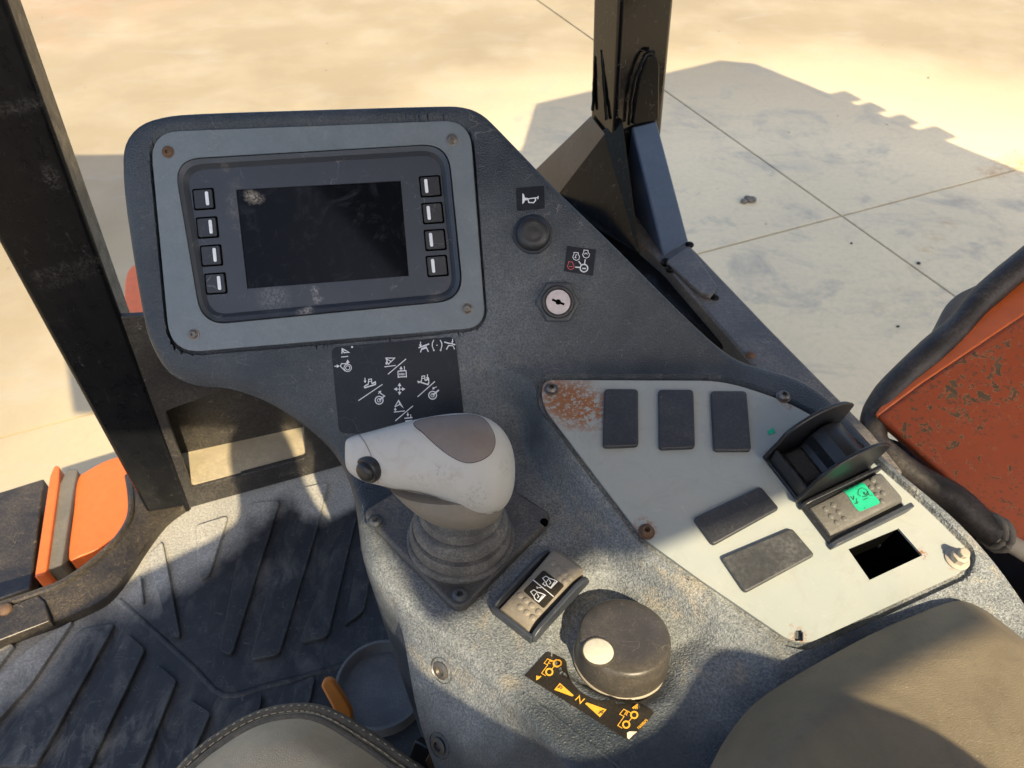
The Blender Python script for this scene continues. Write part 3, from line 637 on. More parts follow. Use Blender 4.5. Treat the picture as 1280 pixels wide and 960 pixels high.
# ------------------------------------------------------------------ ignition switch and its decal
ig = thing('ignition_switch', hit(697, 378, P1), 'round key switch with silver key face and black nut', 'ignition switch')
p = hit(697, 378, P1)
obj('washer', MB().lathe(p, N1, [(.0208, 0), (.0208, .0012), (.0195, .0015)], 40), M['console'], ig)
obj('nut', MB().lathe(p + N1 * .001, N1, [(.0212, 0), (.0212, .0042), (.0195, .0052), (.0150, .0052)], 6), M['nut'], ig, smooth=20, bevel=.0008)
obj('collar', MB().lathe(p + N1 * .001, N1, [(.0156, 0), (.0156, .0085), (.0146, .0095), (.0128, .0095), (.0118, .007)], 40), M['plastic'], ig)
obj('key_face', MB().lathe(p + N1 * .001, N1, [(.0119, 0), (.0119, .0078), (.0113, .0084), (.0002, .0084)], 40), M['key'], ig)
kd = p + N1 * .0095; u_ = np.array([.93, -.25, -.28]); u_ -= N1 * np.dot(u_, N1); u_ /= np.linalg.norm(u_); v_ = np.cross(N1, u_)
obj('key_slot', MB().box(kd, u_ * .0062, v_ * .0011, N1 * .0004).lathe(kd - N1 * .0003, N1, [(.0026, 0), (.0026, .0006), (.0002, .0006)], 16), M['dark'], ig, smooth=0)
idc = thing('ignition_decal', hit(725, 325, P1), 'small black sticker with red and white engine symbols around a key', 'decal')
obj('decal_film', quad_round(P1, [(709, 307.5), (745, 312), (741, 345), (704.5, 339)], 1.5, .0009, .0008), M['decal'], idc, smooth=0)
k = MB(); kr = MB(); Z = zo(700, 300, 19.2); f = lin(P1, .0013)
k.ring(Z([(575, 675)])[0], 4.7, 1.5, f); k.stroke(Z([(535, 682), (620, 686)]), 1.7, f)
for a, b_ in (((365, 650), (475, 660)), ((445, 505), (515, 600)), ((605, 465), (590, 575))): k.stroke(Z([a, b_]), 1.3, f)
def eng(m, cx, cy): m.stroke(Z([(cx - 52, cy - 60), (cx - 48, cy - 108), (cx + 52, cy - 100), (cx + 50, cy - 58), (cx + 85, cy - 10), (cx + 70, cy + 55), (cx + 10, cy + 85), (cx - 50, cy + 60), (cx - 80, cy), (cx - 52, cy - 60)]), .85, f)
eng(k, 385, 405); eng(k, 622, 350); eng(kr, 255, 628)
k.stroke(Z([(395, 340), (360, 425), (395, 428)]), .9, f); k.stroke(Z([(590, 350), (600, 318), (640, 318), (655, 350)]), .9, f); kr.stroke(Z([(210, 635), (300, 638)]), 1, f)
obj('white_symbols', k, M['ink'], idc, smooth=0, fixn=False); obj('red_symbol', kr, M['inkr'], idc, smooth=0, fixn=False)

# ------------------------------------------------------------------ switch panel
sp = thing('switch_panel', hit(950, 640, P2), 'pale grey metal switch plate with rust stains, set in the right of the console', 'switch panel')
notch = [hit(*q, P2) for q in rnd([(991, 806), (992, 789), (999, 784), (1005, 789), (1005, 803), (1000, 808)], 3, 3)]
slot = [hit(*q, P2) for q in [(994, 801), (993, 791), (996, 787), (1001, 787), (1004, 791), (1004, 801)]]
pan_in = [hit(*q, P2) for q in rnd([(677, 475), (905, 476), (984, 502), (1043, 536), (1158, 636), (1213, 691), (1205, 714), (1010, 804), (986, 800), (876, 725), (804, 673), (742, 592), (678, 507)], [22, 30, 30, 30, 30, 16, 16, 22, 24, 20, 16, 20, 16])]
obj('plate', MB().prismh(pan_in, [HOL, slot], -N2 * .0025), M['panel'], sp, smooth=25, bevel=.0006)
for q, mt in (((689, 487), 'steel'), ((979, 496), 'steel'), ((808, 665), 'rust')): screw(sp, *q, P2, M[mt], .0055, 0, dome=.005)
pS = hit(1196, 699, P2)
obj('clip', MB().lathe(pS, N2, [(.0095, 0), (.0095, .0012), (.008, .002)], 24), M['rod'], sp)
obj('bolt', MB().lathe(pS + N2 * .002, N2, [(.0065, 0), (.0065, .006), (.004, .007), (.004, .0115), (.0034, .012)], 8), M['rod'], sp)

lin_ = MB(); hq = [hit(*q, P2) for q in HOLEPX]; hc = np.mean(hq, 0); hq = [hc + (p - hc) * 1.03 - N2 * .0026 for p in hq]; lo_ = [p - N2 * .034 for p in hq]
lin_.add(hq + lo_, [(i, (i + 1) % 4, (i + 1) % 4 + 4, i + 4) for i in range(4)] + [(4, 5, 6, 7)])
obj('hole_dark_box', lin_, M['dark'], sp, smooth=0, fixn=False)  # added black box that paints the shade of the deep open hole
# blank covers
BL = [([(755, 489), (797, 489), (797.5, 560), (753, 562)], 'leftmost of the three upright black blank covers, nearest the rust patch'),
      ([(822, 490), (866, 490), (868, 562), (823, 564)], 'middle one of the three upright black blank covers'),
      ([(887, 491.5), (932, 491.5), (938, 566), (891, 566)], 'rightmost of the three upright black blank covers, next to the guarded switch'),
      ([(865, 650), (949, 610), (973, 638), (890, 684)], 'black blank cover lying slanted, the farther of the slanted pair'),
      ([(900, 699), (988, 662), (1017, 696), (930, 743)], 'dusty black blank cover lying slanted, nearest the square hole and armrest')]
for i, (q, lab) in enumerate(BL):
    b0 = hit(*np.mean(q, 0), P2); top = [hit(*a, P2) + N2 * .0042 for a in rnd(q, 5, 4)]
    tag(obj('blank_cover', MB().prism(top, -N2 * .0045), M['cover2'] if i == 4 else M['cover'], loc=b0, bevel=.0016, seg=3), lab, 'blank cover', 'blank covers on the switch panel')

# ------------------------------------------------------------------ rocker switches
def frame_from(cpx, lpx, spx, pl):
    c = hit(*cpx, pl); l = hit(cpx[0] + lpx[0], cpx[1] + lpx[1], pl) - hit(cpx[0] - lpx[0], cpx[1] - lpx[1], pl); s = hit(cpx[0] + spx[0], cpx[1] + spx[1], pl) - hit(cpx[0] - spx[0], cpx[1] - spx[1], pl)
    L_ = np.linalg.norm(l); l = l / L_; n = pl[1]; s_ = np.cross(n, l)
    if np.dot(s_, s) < 0: s_ = -s_
    return c, l, s_, n, L_, abs(np.dot(s, s_))
def extr(c, l, s, n, prof, s0, s1, sc):
    """side profile (along l, height) swept across the width"""
    return MB().prism([c + l * a * sc + n * h * sc + s * s0 for a, h in prof], s * (s1 - s0))
def rocker_body(c, l, s, n, prof, s0, s1, sc):
    """curved rocker top with rounded side edges"""
    m = MB(); W_ = [s0, s0 + .0015, s0 + .004, s1 - .004, s1 - .0015, s1]; D = [.004, .001, 0, 0, .001, .004]
    n0 = len(prof); vs = []
    for ww, d in zip(W_, D):
        for i, (a, h) in enumerate(prof): vs.append(c + l * a * sc + n * (h * sc - d) + s * ww)
        for a, h in ((prof[-1][0], -.02), (prof[0][0], -.02)): vs.append(c + l * a * sc + n * h * sc + s * ww)
    q = n0 + 2; fs = []
    for j in range(5):
        for i in range(q): fs.append((j * q + i, j * q + (i + 1) % q, (j + 1) * q + (i + 1) % q, (j + 1) * q + i))
    fs += [tuple(range(q)), tuple(5 * q + i for i in reversed(range(q)))]
    return m.add(vs, fs)
# guarded switch (tall fins)
c, l, s, n, L_, Wd = frame_from((1021, 584), (43, -20), (21, 28.5), P2)
gs = thing('guarded_switch', c, 'black rocker switch between two tall curved guard fins', 'rocker switch')
fin = cr([(-.5, 0), (-.43, .36), (-.35, .55), (-.12, .68), (.15, .72), (.38, .66), (.54, .54), (.58, .47), (.5, .12), (.47, 0)], 3)
h_ = Wd / 2
obj('base', MB().box(c + n * .002, l * L_ * .5, s * h_, n * .002), M['plastic'], gs, bevel=.001)
obj('guard_fin', extr(c, l, s, n, fin, -h_ - .002, -h_ + .0015, L_), M['plastic'], gs, bevel=.001)
obj('guard_fin', extr(c, l, s, n, fin, h_ - .006, h_ - .0025, L_), M['plastic'], gs, bevel=.001)
obj('cross_wall', MB().box(c - l * L_ * .45 + n * .010, l * .0015, s * h_ * .9, n * .010), M['plastic'], gs, bevel=.0006)
obj('rocker', rocker_body(c, l, s, n, [(-.38, .12), (-.36, .16), (-.1, .17), (-.05, .22), (-.02, .36), (.08, .46), (.2, .47), (.34, .40), (.40, .34), (.42, .1)], -h_ + .004, h_ - .0085, L_), M['plastic'], gs, smooth=30)
obj('rocker_cap', rocker_body(c, l, s, n, [(-.355, .165), (-.34, .185), (-.14, .19), (-.12, .175)], -h_ + .006, h_ - .011, L_), M['cover'], gs, smooth=30)
tag(obj('green_tab', MB().prism([hit(*q, P2) + N2 * .0006 for q in [(959, 539), (966, 535), (969, 541), (961, 544)]], -N2 * .0006), M['green'], gs, smooth=0))
# green sticker rocker
c, l, s, n, L_, Wd = frame_from((1065, 636), (46, -22), (18.5, 25), P2)
g2 = thing('rocker_switch', c, 'dotted grey rocker switch with a torn green sticker', 'rocker switch'); h_ = Wd / 2
obj('base', MB().box(c + n * .0018, l * L_ * .5, s * h_ * 1.0, n * .0018), M['plastic'], g2, bevel=.0008)
flg = rnd([(-.54, 0), (-.50, .09), (-.42, .12), (.48, .15), (.56, .15), (.5, 0)], .04)
obj('guard_rail', extr(c, l, s, n, flg, -h_ - .0005, -h_ + .003, L_), M['plastic'], g2, bevel=.0008)
obj('guard_rail', extr(c, l, s, n, [(a, b_ * .85) for a, b_ in flg], h_ - .002, h_ + .0022, L_), M['plastic2'], g2, bevel=.0012)
rp = [(-.46, .02), (-.445, .07), (-.2, .085), (.0, .105), (.2, .13), (.42, .16), (.48, .14), (.50, .03)]
rk = rocker_body(c, l, s, n, rp, -h_ + .0045, h_ - .006, L_)
obj('rocker', rk, M['rocker2'], g2, smooth=35)
rb = BVHTree.FromPolygons([Vector(p) for p in rk.v], rk.f)
def onb(bv, off):
    def f(x, y):
        p, nn = cast(x, y, bv, off)
        return p if p is not None else hit(x, y, P2) + N2 * off
    return f
Z = zo(1000, 590, 11.636); f = onb(rb, .0004)
mb = MB()
for x, y in ((402, 380), (290, 437), (485, 480), (372, 541), (563, 580), (450, 640), (645, 680), (535, 735), (1035, 225), (1130, 210), (1110, 330), (1210, 305), (1195, 425), (1060, 120)):
    q = Z([(x, y)])[0]; pp, nn = cast(*q, rb)
    if pp is not None: mb.lathe(pp - nn * .0002, nn, [(.0026, 0), (.0022, .0008), (.0014, .0011), (.0002, .0012)], 10)
tag(obj('grip_dots', mb, M['rocker2'], g2, smooth=60), kind='stuff')
st = obj('green_sticker', MB().fill(Z([(590, 262), (905, 130), (950, 190), (1160, 430), (1150, 465), (870, 580), (840, 560), (800, 520), (750, 440), (700, 350), (650, 300)]), f, 3), M['green'], g2, smooth=60)
k = MB(); f = onb(rb, .0008)
k.stroke(Z([(705, 210), (945, 535)]), .8, f); k.stroke(Z([(880, 355), (840, 330), (850, 260), (900, 235), (965, 265), (990, 320), (960, 360), (900, 365)]), .6, f); k.stroke(Z([(915, 305), (950, 345), (985, 290), (1000, 340), (1050, 350)]), .6, f); k.dot(Z([(932, 312)])[0], 1.1, f); k.stroke(Z([(915, 415), (985, 380)]), .6, f); k.stroke(Z([(735, 360), (775, 410), (780, 350)]), .8, f); k.stroke(Z([(790, 470), (850, 440)]), .6, f); k.stroke(Z([(815, 390), (830, 470)]), .7, f)
obj('sticker_print', k, M['inkk'], st, smooth=0, fixn=False)
# rocker beside the joystick
c, l, s, n, L_, Wd = frame_from((676, 746), (35, -37), (23, 21), P3)
g3 = thing('rocker_switch', c, 'sandy rocker switch with two white machine symbols, between joystick and round knob', 'rocker switch'); h_ = Wd / 2
obj('base', MB().box(c + n * .0015, l * L_ * .5, s * h_, n * .0015), M['plastic2'], g3, bevel=.001)
fl3 = rnd([(-.5, 0), (-.5, .12), (-.38, .18), (.3, .20), (.47, .14), (.52, 0)], .05)
obj('guard_rail', extr(c, l, s, n, fl3, -h_ - .0005, -h_ + .0032, L_), M['plastic2'], g3, bevel=.001)
obj('guard_rail', extr(c, l, s, n, fl3, h_ - .003, h_ + .0012, L_), M['plastic2'], g3, bevel=.001)
obj('end_wall', MB().box(c - l * L_ * .5 + n * .005, l * .0014, s * h_ * .97, n * .005), M['plastic2'], g3, bevel=.0006)
rk = rocker_body(c, l, s, n, [(-.47, .05), (-.455, .115), (-.1, .135), (.02, .15), (.2, .175), (.46, .22), (.505, .195), (.515, .05)], -h_ + .005, h_ - .006, L_)
obj('rocker', rk, M['rocker'], g3, smooth=35)
rb = BVHTree.FromPolygons([Vector(p) for p in rk.v], rk.f); Z = zo(620, 690, 9.6)
mb = MB()
for x, y in ((290, 520), (360, 580), (430, 640), (510, 715), (290, 660), (370, 725), (440, 785), (680, 130), (745, 190), (825, 250), (895, 310), (760, 310), (835, 360)):
    pp, nn = cast(*Z([(x, y)])[0], rb)
    if pp is not None: mb.lathe(pp - nn * .0002, nn, [(.003, 0), (.0024, .0008), (.0014, .0011), (.0002, .0012)], 10)
tag(obj('grip_dots', mb, M['rocker'], g3, smooth=60), kind='stuff')
f = onb(rb, .0004); st = obj('symbol_sticker', MB().fill(rnd(Z([(325, 470), (570, 218), (822, 403), (570, 682)]), 3), f, 3), M['decal2'], g3, smooth=60)
k = MB(); f = onb(rb, .0009)
k.stroke(Z([(443, 338), (690, 540)]), 1.0, f)
for ox, oy in ((0, 0), (-145, 165)):
    q = lambda pts: Z([(x + ox, y + oy) for x, y in pts])
    k.stroke(q([(560, 320), (600, 295), (640, 320), (600, 372)]), .9, f, True); k.stroke(q([(640, 322), (700, 340), (738, 360), (660, 440), (615, 410), (600, 372)]), 1.1, f); k.stroke(q([(640, 340), (660, 375), (640, 395)]), .9, f); k.stroke(q([(705, 362), (668, 412)]), 1.0, f); k.stroke(q([(730, 362), (655, 436)]), 1.6, f)
k.stroke(Z([(580, 365), (562, 400)]), .8, f); k.arrow(*Z([(555, 385), (600, 415)]), .6, f, 2); k.stroke(Z([(488, 440), (515, 432), (545, 436)]), .8, f); k.stroke(Z([(490, 420), (500, 445)]), .8, f)
obj('sticker_print', k, M['ink'], st, smooth=0, fixn=False)

# ------------------------------------------------------------------ joystick
jp = (P3[0] + N3 * .004, N3)
JB = hit(575, 683, P3)
joy = thing('joystick', JB, 'pale grey joystick with brown thumb rest on a black bolted base plate', 'joystick')
plpx = rnd([(452, 648), (572, 577), (693, 652), (574, 774)], [16, 16, 16, 22], 6)
ptop = [hit(*q, P3) + N3 * .010 for q in plpx]
obj('base_plate', MB().prism(ptop, -N3 * .0105), M['plate'], joy, bevel=.003, seg=3)
for q in ((470, 653), (575, 745)): screw(joy, *q, (P3[0] + N3 * .010, N3), M['nut'], .0062, 0, dome=.0045)
obj('bolt_hole', MB().lathe(hit(680, 652, (P3[0] + N3 * .0102, N3)), N3, [(.0035, -.003), (.0035, .0004), (.0002, .0004)], 14), M['dark'], joy, smooth=0)
jb = hit(576, 672, (P3[0] + N3 * .010, N3))
ja = (C + ray(592, 590) * .575) - jb; ja /= np.linalg.norm(ja)
pr = [(.0455, -.001), (.0455, .003), (.044, .0042), (.042, .0042), (.0425, .006), (.043, .011), (.0405, .016), (.0365, .0165), (.0365, .0175), (.0395, .021), (.0385, .027), (.035, .031), (.0315, .0315), (.0315, .0325), (.034, .036), (.032, .042), (.027, .044), (.025, .052)]
obj('boot', MB().lathe(jb, N3 * .75 + ja * .25, pr, 48), M['rubber'], joy, smooth=45)
TJ = .560
stn = [(431, 554, 577, .65), (433, 549, 586, .8), (438, 546, 592, .85), (446, 543.5, 598, .88), (458, 540.5, 603, .9), (475, 536, 607, .9), (500, 529, 613, .95), (525, 523, 617, 1), (550, 518.5, 624, 1), (572, 516, 634, 1), (592, 517, 642, 1), (610, 522, 644, 1), (626, 533, 639, .98), (637, 549, 627, .92), (642, 565, 612, .8), (644, 579, 597, .6)]
def sect(px, y0_, y1_, dk, n=40, e=2.25):
    cy = (y0_ + y1_) / 2; hh = (y1_ - y0_) / 2; d = ray(px, cy); vd = d / np.linalg.norm(d); out = []
    for k_ in range(n):
        a = 2 * math.pi * k_ / n; ca, sa = math.cos(a), math.sin(a)
        r_ = 1 / ((abs(ca) ** e + abs(sa) ** e) ** (1 / e))
        out.append(C + ray(px, cy - hh * sa * r_) * TJ + vd * (-hh * TJ / FPX * .92 * dk * ca * r_))
    return out
gm = MB(); secs = [sect(*s_) for s_ in stn]; q = 40
gm.add([p for s_ in secs for p in s_], [(j * q + i, j * q + (i + 1) % q, (j + 1) * q + (i + 1) % q, (j + 1) * q + i) for j in range(len(secs) - 1) for i in range(q)] + [tuple(range(q)), tuple((len(secs) - 1) * q + i for i in range(q))])
grip = obj('grip', gm, M['grip'], joy, smooth=80); sm = grip.modifiers.new('sub', 'SUBSURF'); sm.levels = sm.render_levels = 2
gb = BVHTree.FromPolygons([Vector(p) for p in gm.v], gm.f)
obj('grip_seam', MB().stroke(cr([(449, 543.5), (458, 556), (467, 578), (473, 604)], 4, False), .9, onb(gb, .0003)), M['thumb'], joy, smooth=0, fixn=False)
# darker lower shell: from the grip down into the boot
def ell(cx, cy, rx, ry, t_, n=36, tilt=0, dd=0):
    d = ray(cx, cy); vd = d / np.linalg.norm(d)
    return [C + ray(cx + rx * math.cos(a), cy - ry * math.sin(a) + tilt * rx * math.cos(a)) * t_ + vd * dd * math.sin(a) for a in [2 * math.pi * k_ / n for k_ in range(n)]]
nk = MB(); rows_ = [ell(560, 606, 74, 24, .572, dd=.030), ell(566, 620, 66, 24, .575, dd=.03), ell(572, 632, 58, 22, .582, dd=.03), ell(577, 643, 48, 17, .592, dd=.028), ell(578, 650, 40, 12, .603, dd=.026), ell(578, 654, 36, 11, .615, dd=.024)]
q = 36; nk.add([p for r_ in rows_ for p in r_], [(j * q + i, j * q + (i + 1) % q, (j + 1) * q + (i + 1) % q, (j + 1) * q + i) for j in range(5) for i in range(q)] + [tuple(range(q)), tuple(5 * q + i for i in range(q))])
obj('lower_shell', nk, M['grip_dark'], joy, smooth=70)
f = onb(gb, .0007)
thp = cr([(517.5, 530), (535, 523.5), (562, 520.5), (590, 519.5), (606, 526), (616, 541), (618, 556), (611, 569), (596, 577), (580, 577.5), (562, 569), (545, 556), (530, 542)], 4)
obj('thumb_rest', MB().fill(thp, f, 3), M['thumb'], joy, smooth=80)
f2 = onb(gb, .0004); obj('thumb_groove', MB().stroke(thp, 1.6, f2, True), M['dark'], joy, smooth=80, fixn=False)
bp, bn = cast(460, 588, gb); tx = np.array([-.62, -.52, .05]); vd = -ray(455, 588); ax = vd / np.linalg.norm(vd) * .62 + RX * -.62 - UP * .42; ax /= np.linalg.norm(ax)
bc = C + ray(456, 590) * .545
trg = obj('trigger_button', MB().lathe(bc - ax * .010, ax, [(.0105, 0), (.0105, .008), (.0096, .0092), (.0078, .0092)], 28), M['plastic'], joy)
obj('button_cap', MB().lathe(bc - ax * .002, ax, [(.0076, 0), (.0076, .0032), (.0064, .0046), (.004, .0054), (.0002, .0056)], 28), M['plastic'], trg, smooth=60)
# seam trench below the front of the grip
obj('grip_seam', MB().stroke([(470, 603.5), (484, 610), (497, 611.5), (520, 614), (545, 621), (565, 631), (585, 640), (602, 642.5), (622, 639)], 1.3, onb(gb, .0004)), M['grip_dark'], joy, smooth=0, fixn=False)

# ------------------------------------------------------------------ round knob and its decal
kz = hit(776, 822, (P3[0] - N3 * .014, N3)); kax = N3 + np.array([.02, .14, 0]); kax /= np.linalg.norm(kax)
kn = thing('rotary_knob', kz, 'large round black knob with an ivory pointer spot', 'knob')
kr_ = .0362
obj('knob_body', MB().lathe(kz, kax, [(kr_ * 1.0, .002), (kr_ * 1.01, .0035), (kr_ * .985, .014), (kr_ * .97, .0245), (kr_ * .945, .0272), (kr_ * .89, .0287), (kr_ * .5, .0284), (.0002, .0282)], 64), M['knob'], kn, smooth=50)
obj('base_ring', MB().lathe(kz, kax, [(kr_ * 1.02, 0), (kr_ * 1.03, .0022), (kr_ * 1.0, .0036)], 64), M['rod'], kn)
def onknob(px, py): return hit(px, py, (kz + kax * .0288, kax))
sc_ = onknob(748, 815)
ptr = obj('pointer_rim', MB().lathe(sc_ - kax * .001, kax, [(.0124, 0), (.0124, .0018), (.0116, .0022), (.0112, .0012)], 36), M['knob'], kn)
obj('pointer', MB().lathe(sc_ - kax * .001, kax, [(.0112, 0), (.0112, .0016), (.0108, .0018), (.0002, .0012)], 36), M['ivory'], kn)
dd_ = thing('direction_decal', hit(736, 868, P3), 'black sticker curved round the knob with amber F N R travel symbols', 'decal')
Z = zo(640, 800, 6.4)
dp = cr([(438, 190), (442, 260), (470, 330), (530, 400), (600, 450), (690, 485), (790, 490), (880, 475)], 3, False)
dpx = Z([(100, 290), (268, 105), (290, 96), (420, 160)] + [tuple(p) for p in dp] + [(930, 463), (1120, 560), (1132, 590), (1000, 745), (925, 795), (905, 790)])
obj('decal_film', MB().fill(dpx, mp(.0007), 6), M['decal2'], dd_, smooth=60)
k = MB(); f = mp(.0013)
def ds(pts, w=1.0, cl=False): k.stroke(resamp(Z(pts), 5, cl), w, f, cl)
for (x1_, y1_), (x2_, y2_) in (((357, 193), (298, 262)), ((976, 606), (912, 683))):
    k.ring(Z([(x1_, y1_)])[0], 4.1, 2.0, f); k.ring(Z([(x2_, y2_)])[0], 4.1, 2.0, f); ds([(x1_ - 20, y1_ + 24), (x2_ + 20, y2_ - 24)], .9)
ds([(330, 180), (283, 158), (257, 192), (285, 207), (236, 272), (268, 292)], .9); ds([(950, 590), (892, 560), (860, 600), (895, 618), (845, 690), (880, 712)], .9)
ds([(283, 205), (300, 172), (318, 180)], .8); ds([(292, 190), (308, 196)], .8)      # F
ds([(895, 605), (912, 580), (925, 588), (912, 600), (900, 595)], .8); ds([(912, 600), (918, 612)], .8)     # R
k.area(Z([(192, 330), (195, 288), (207, 302), (205, 290), (218, 300), (225, 292), (236, 296), (215, 318)]), f)
k.area(Z([(1006, 520), (1004, 560), (992, 550), (992, 562), (978, 552), (972, 560), (958, 548), (985, 535)]), f)
k.area(Z([(382, 350), (336, 405), (480, 458), (494, 450)]), f); k.area(Z([(598, 506), (584, 516), (702, 624), (755, 562)]), f)
ds([(505, 488), (538, 455), (545, 512), (580, 475)], 1.5)      # N
obj('amber_print', k, M['inky'], dd_, smooth=0, fixn=False)
k = MB(); f = mp(.0017); ds([(365, 395), (385, 375), (400, 380)], 1.0); ds([(372, 378), (390, 398), (405, 388)], .8)
obj('black_print', k, M['inkk'], dd_, smooth=0, fixn=False); k = MB(); ds([(690, 600), (715, 578), (735, 572)], 1.0); ds([(700, 575), (718, 596), (728, 585)], .8)
obj('black_print', k, M['inkk'], dd_, smooth=0, fixn=False)
def digits(txt, a, b_, size, mapf):
    """tiny seven-segment style strokes running from a to b"""
    seg = {'0': [(0, 0, 1, 0, 1, 2, 0, 2, 0, 0)], '7': [(0, 0, 1, 0, .4, 2)], '8': [(0, 0, 1, 0, 1, 2, 0, 2, 0, 0), (0, 1, 1, 1)], '2': [(0, 0, 1, 0, 1, 1, 0, 1, 0, 2, 1, 2)], '5': [(1, 0, 0, 0, 0, 1, 1, 1, 1, 2, 0, 2)]}
    a = np.array(a, float); b_ = np.array(b_, float); t_ = b_ - a; st_ = np.linalg.norm(t_) / len(txt); t_ /= np.linalg.norm(t_); up = np.array([-t_[1], t_[0]]); m = MB()
    for i, ch in enumerate(txt):
        for sgm in seg[ch]: m.stroke([a + t_ * (i * st_ + sgm[j] * st_ * .6) + up * (sgm[j + 1] * size / 2) for j in range(0, len(sgm), 2)], .55, mapf)
    return m
obj('part_number', digits('7008825', (796, 911), (808, 899), 2.6, mp(.0013)), M['inky'], dd_, smooth=0, fixn=False)
obj('peeled_corner', MB().fill(Z([(920, 790), (918, 750), (940, 738), (1000, 740), (960, 775), (935, 802)]), mp(.0016), 4), M['ivory'], dd_, smooth=60)

# ------------------------------------------------------------------ armrest
def cushion(outpx, z0, dome, soft, step, skirt, mat, name, parent=None, e=1., wob=.0):
    P = [hz(*q, z0)[:2] for q in outpx]; P = resamp(P, step)
    m = MB().fill(P, lambda x, y: (x, y, 0), step); V = np.array(m.v); q = np.clip(sdf(V[:, 0], V[:, 1], P), 0, soft) / soft
    V[:, 2] = z0 + dome * (.5 * (1 + 1.12 * q - np.sqrt((1 - 1.12 * q) ** 2 + .016)) if e < .75 or e == .8 else 1 - (1 - q) ** 2) + wob * np.sin(V[:, 0] * 31 + 2) * np.sin(V[:, 1] * 27) * q; m.v = [tuple(p) for p in V]
    n = len(P); o = len(m.v)
    for j in (0, 1, 2): m.v += [(p[0] * (1) , p[1], z0 - skirt * j / 2) for p in P]
    for j in (0, 1): m.f += [(o + j * n + i, o + j * n + (i + 1) % n, o + (j + 1) * n + (i + 1) % n, o + (j + 1) * n + i) for i in range(n)]
    b = bmesh.new(); return m, P
ARM = cr([(868, 1010), (888, 960), (906, 925), (938, 884), (985, 850), (1080, 797), (1150, 766), (1190, 752), (1216, 755), (1250, 776), (1300, 822), (1340, 900), (1380, 1090), (1100, 1150), (850, 1120)], 5)
m, _ = cushion(ARM, 1.238, .034, .040, .006, .06, M['arm'], 'armrest', e=.8, wob=.002)
arm = tag(obj('armrest', m, M['arm'], smooth=75), 'brown vinyl armrest pad at the lower right, half lit by the sun', 'armrest')

# ------------------------------------------------------------------ seat, with an added unseen blocker behind it
SEAT = cr([(205, 1010), (228, 962), (275, 922), (325, 895), (375, 886), (412, 893), (455, 917), (500, 948), (545, 990), (565, 1100), (545, 1300), (385, 1350), (230, 1300), (195, 1120)], 5)
m, SP_ = cushion(SEAT, 1.02, .035, .05, .007, .09, M['seat'], 'seat', e=.7, wob=.002)
seat = thing('operator_seat', hz(385, 1000, .9), 'worn beige vinyl seat with stitched dark piping, at the bottom of the photo', 'seat')
obj('cushion', m, M['seat'], seat, smooth=75)
pipe = [np.array([p[0], p[1], 1.02]) for p in resamp(SP_, .008)]
obj('piping', MB().tube(pipe, .0058, 8, True, jit=.12), M['piping'], seat, smooth=60)
inn = MB(); PP = resamp(SP_, .011); cen = np.mean(SP_, 0)
for i in range(len(PP)):
    p = PP[i]; t_ = PP[(i + 1) % len(PP)] - p; L0 = np.linalg.norm(t_); t_ = t_ / L0; nn = np.array([-t_[1], t_[0]]); nn = nn if np.dot(nn, cen - p) > 0 else -nn
    for off, zz, ln in ((.0068, 1.0312, .3), (-.001, 1.026, .16)):
        a = p + nn * off; inn.tube([(*(a - t_ * L0 * ln), zz), (*(a + t_ * L0 * ln), zz + .0006)], .0006, 5)
tag(obj('stitching', inn, M['thread'], seat), kind='stuff')
rims = [np.array([p[0], p[1], 1.028]) + np.array([*(cen - p), 0]) / np.linalg.norm(cen - p) * .012 for p in resamp(SP_, .01)]
obj('welt', MB().tube(rims, .0042, 8, True, jit=.1), M['piping'], seat, smooth=60)

sb0 = np.array([.25, -.32, 0])
bk = cr([(-.60, .95), (-.62, 1.5), (-.60, 1.74), (-.50, 1.795), (-.33, 1.825), (-.23, 1.845), (-.195, 1.88), (-.18, 2.03), (-.13, 2.07), (-.085, 2.03), (-.075, 1.87), (-.055, 1.80), (-.02, 1.75), (.03, 1.715), (.09, 1.71), (.16, 1.735), (.205, 1.71), (.24, 1.655), (.27, 1.5), (.27, .95)], 5)  # unseen blocker; outline traced back from the shadow edges it casts
obj('seat_shade_blocker', MB().prism([sb0 + ML * a + ZV * z_ for a, z_ in bk], -MF * .09), M['seat'], seat, smooth=40, bevel=.015, seg=3)

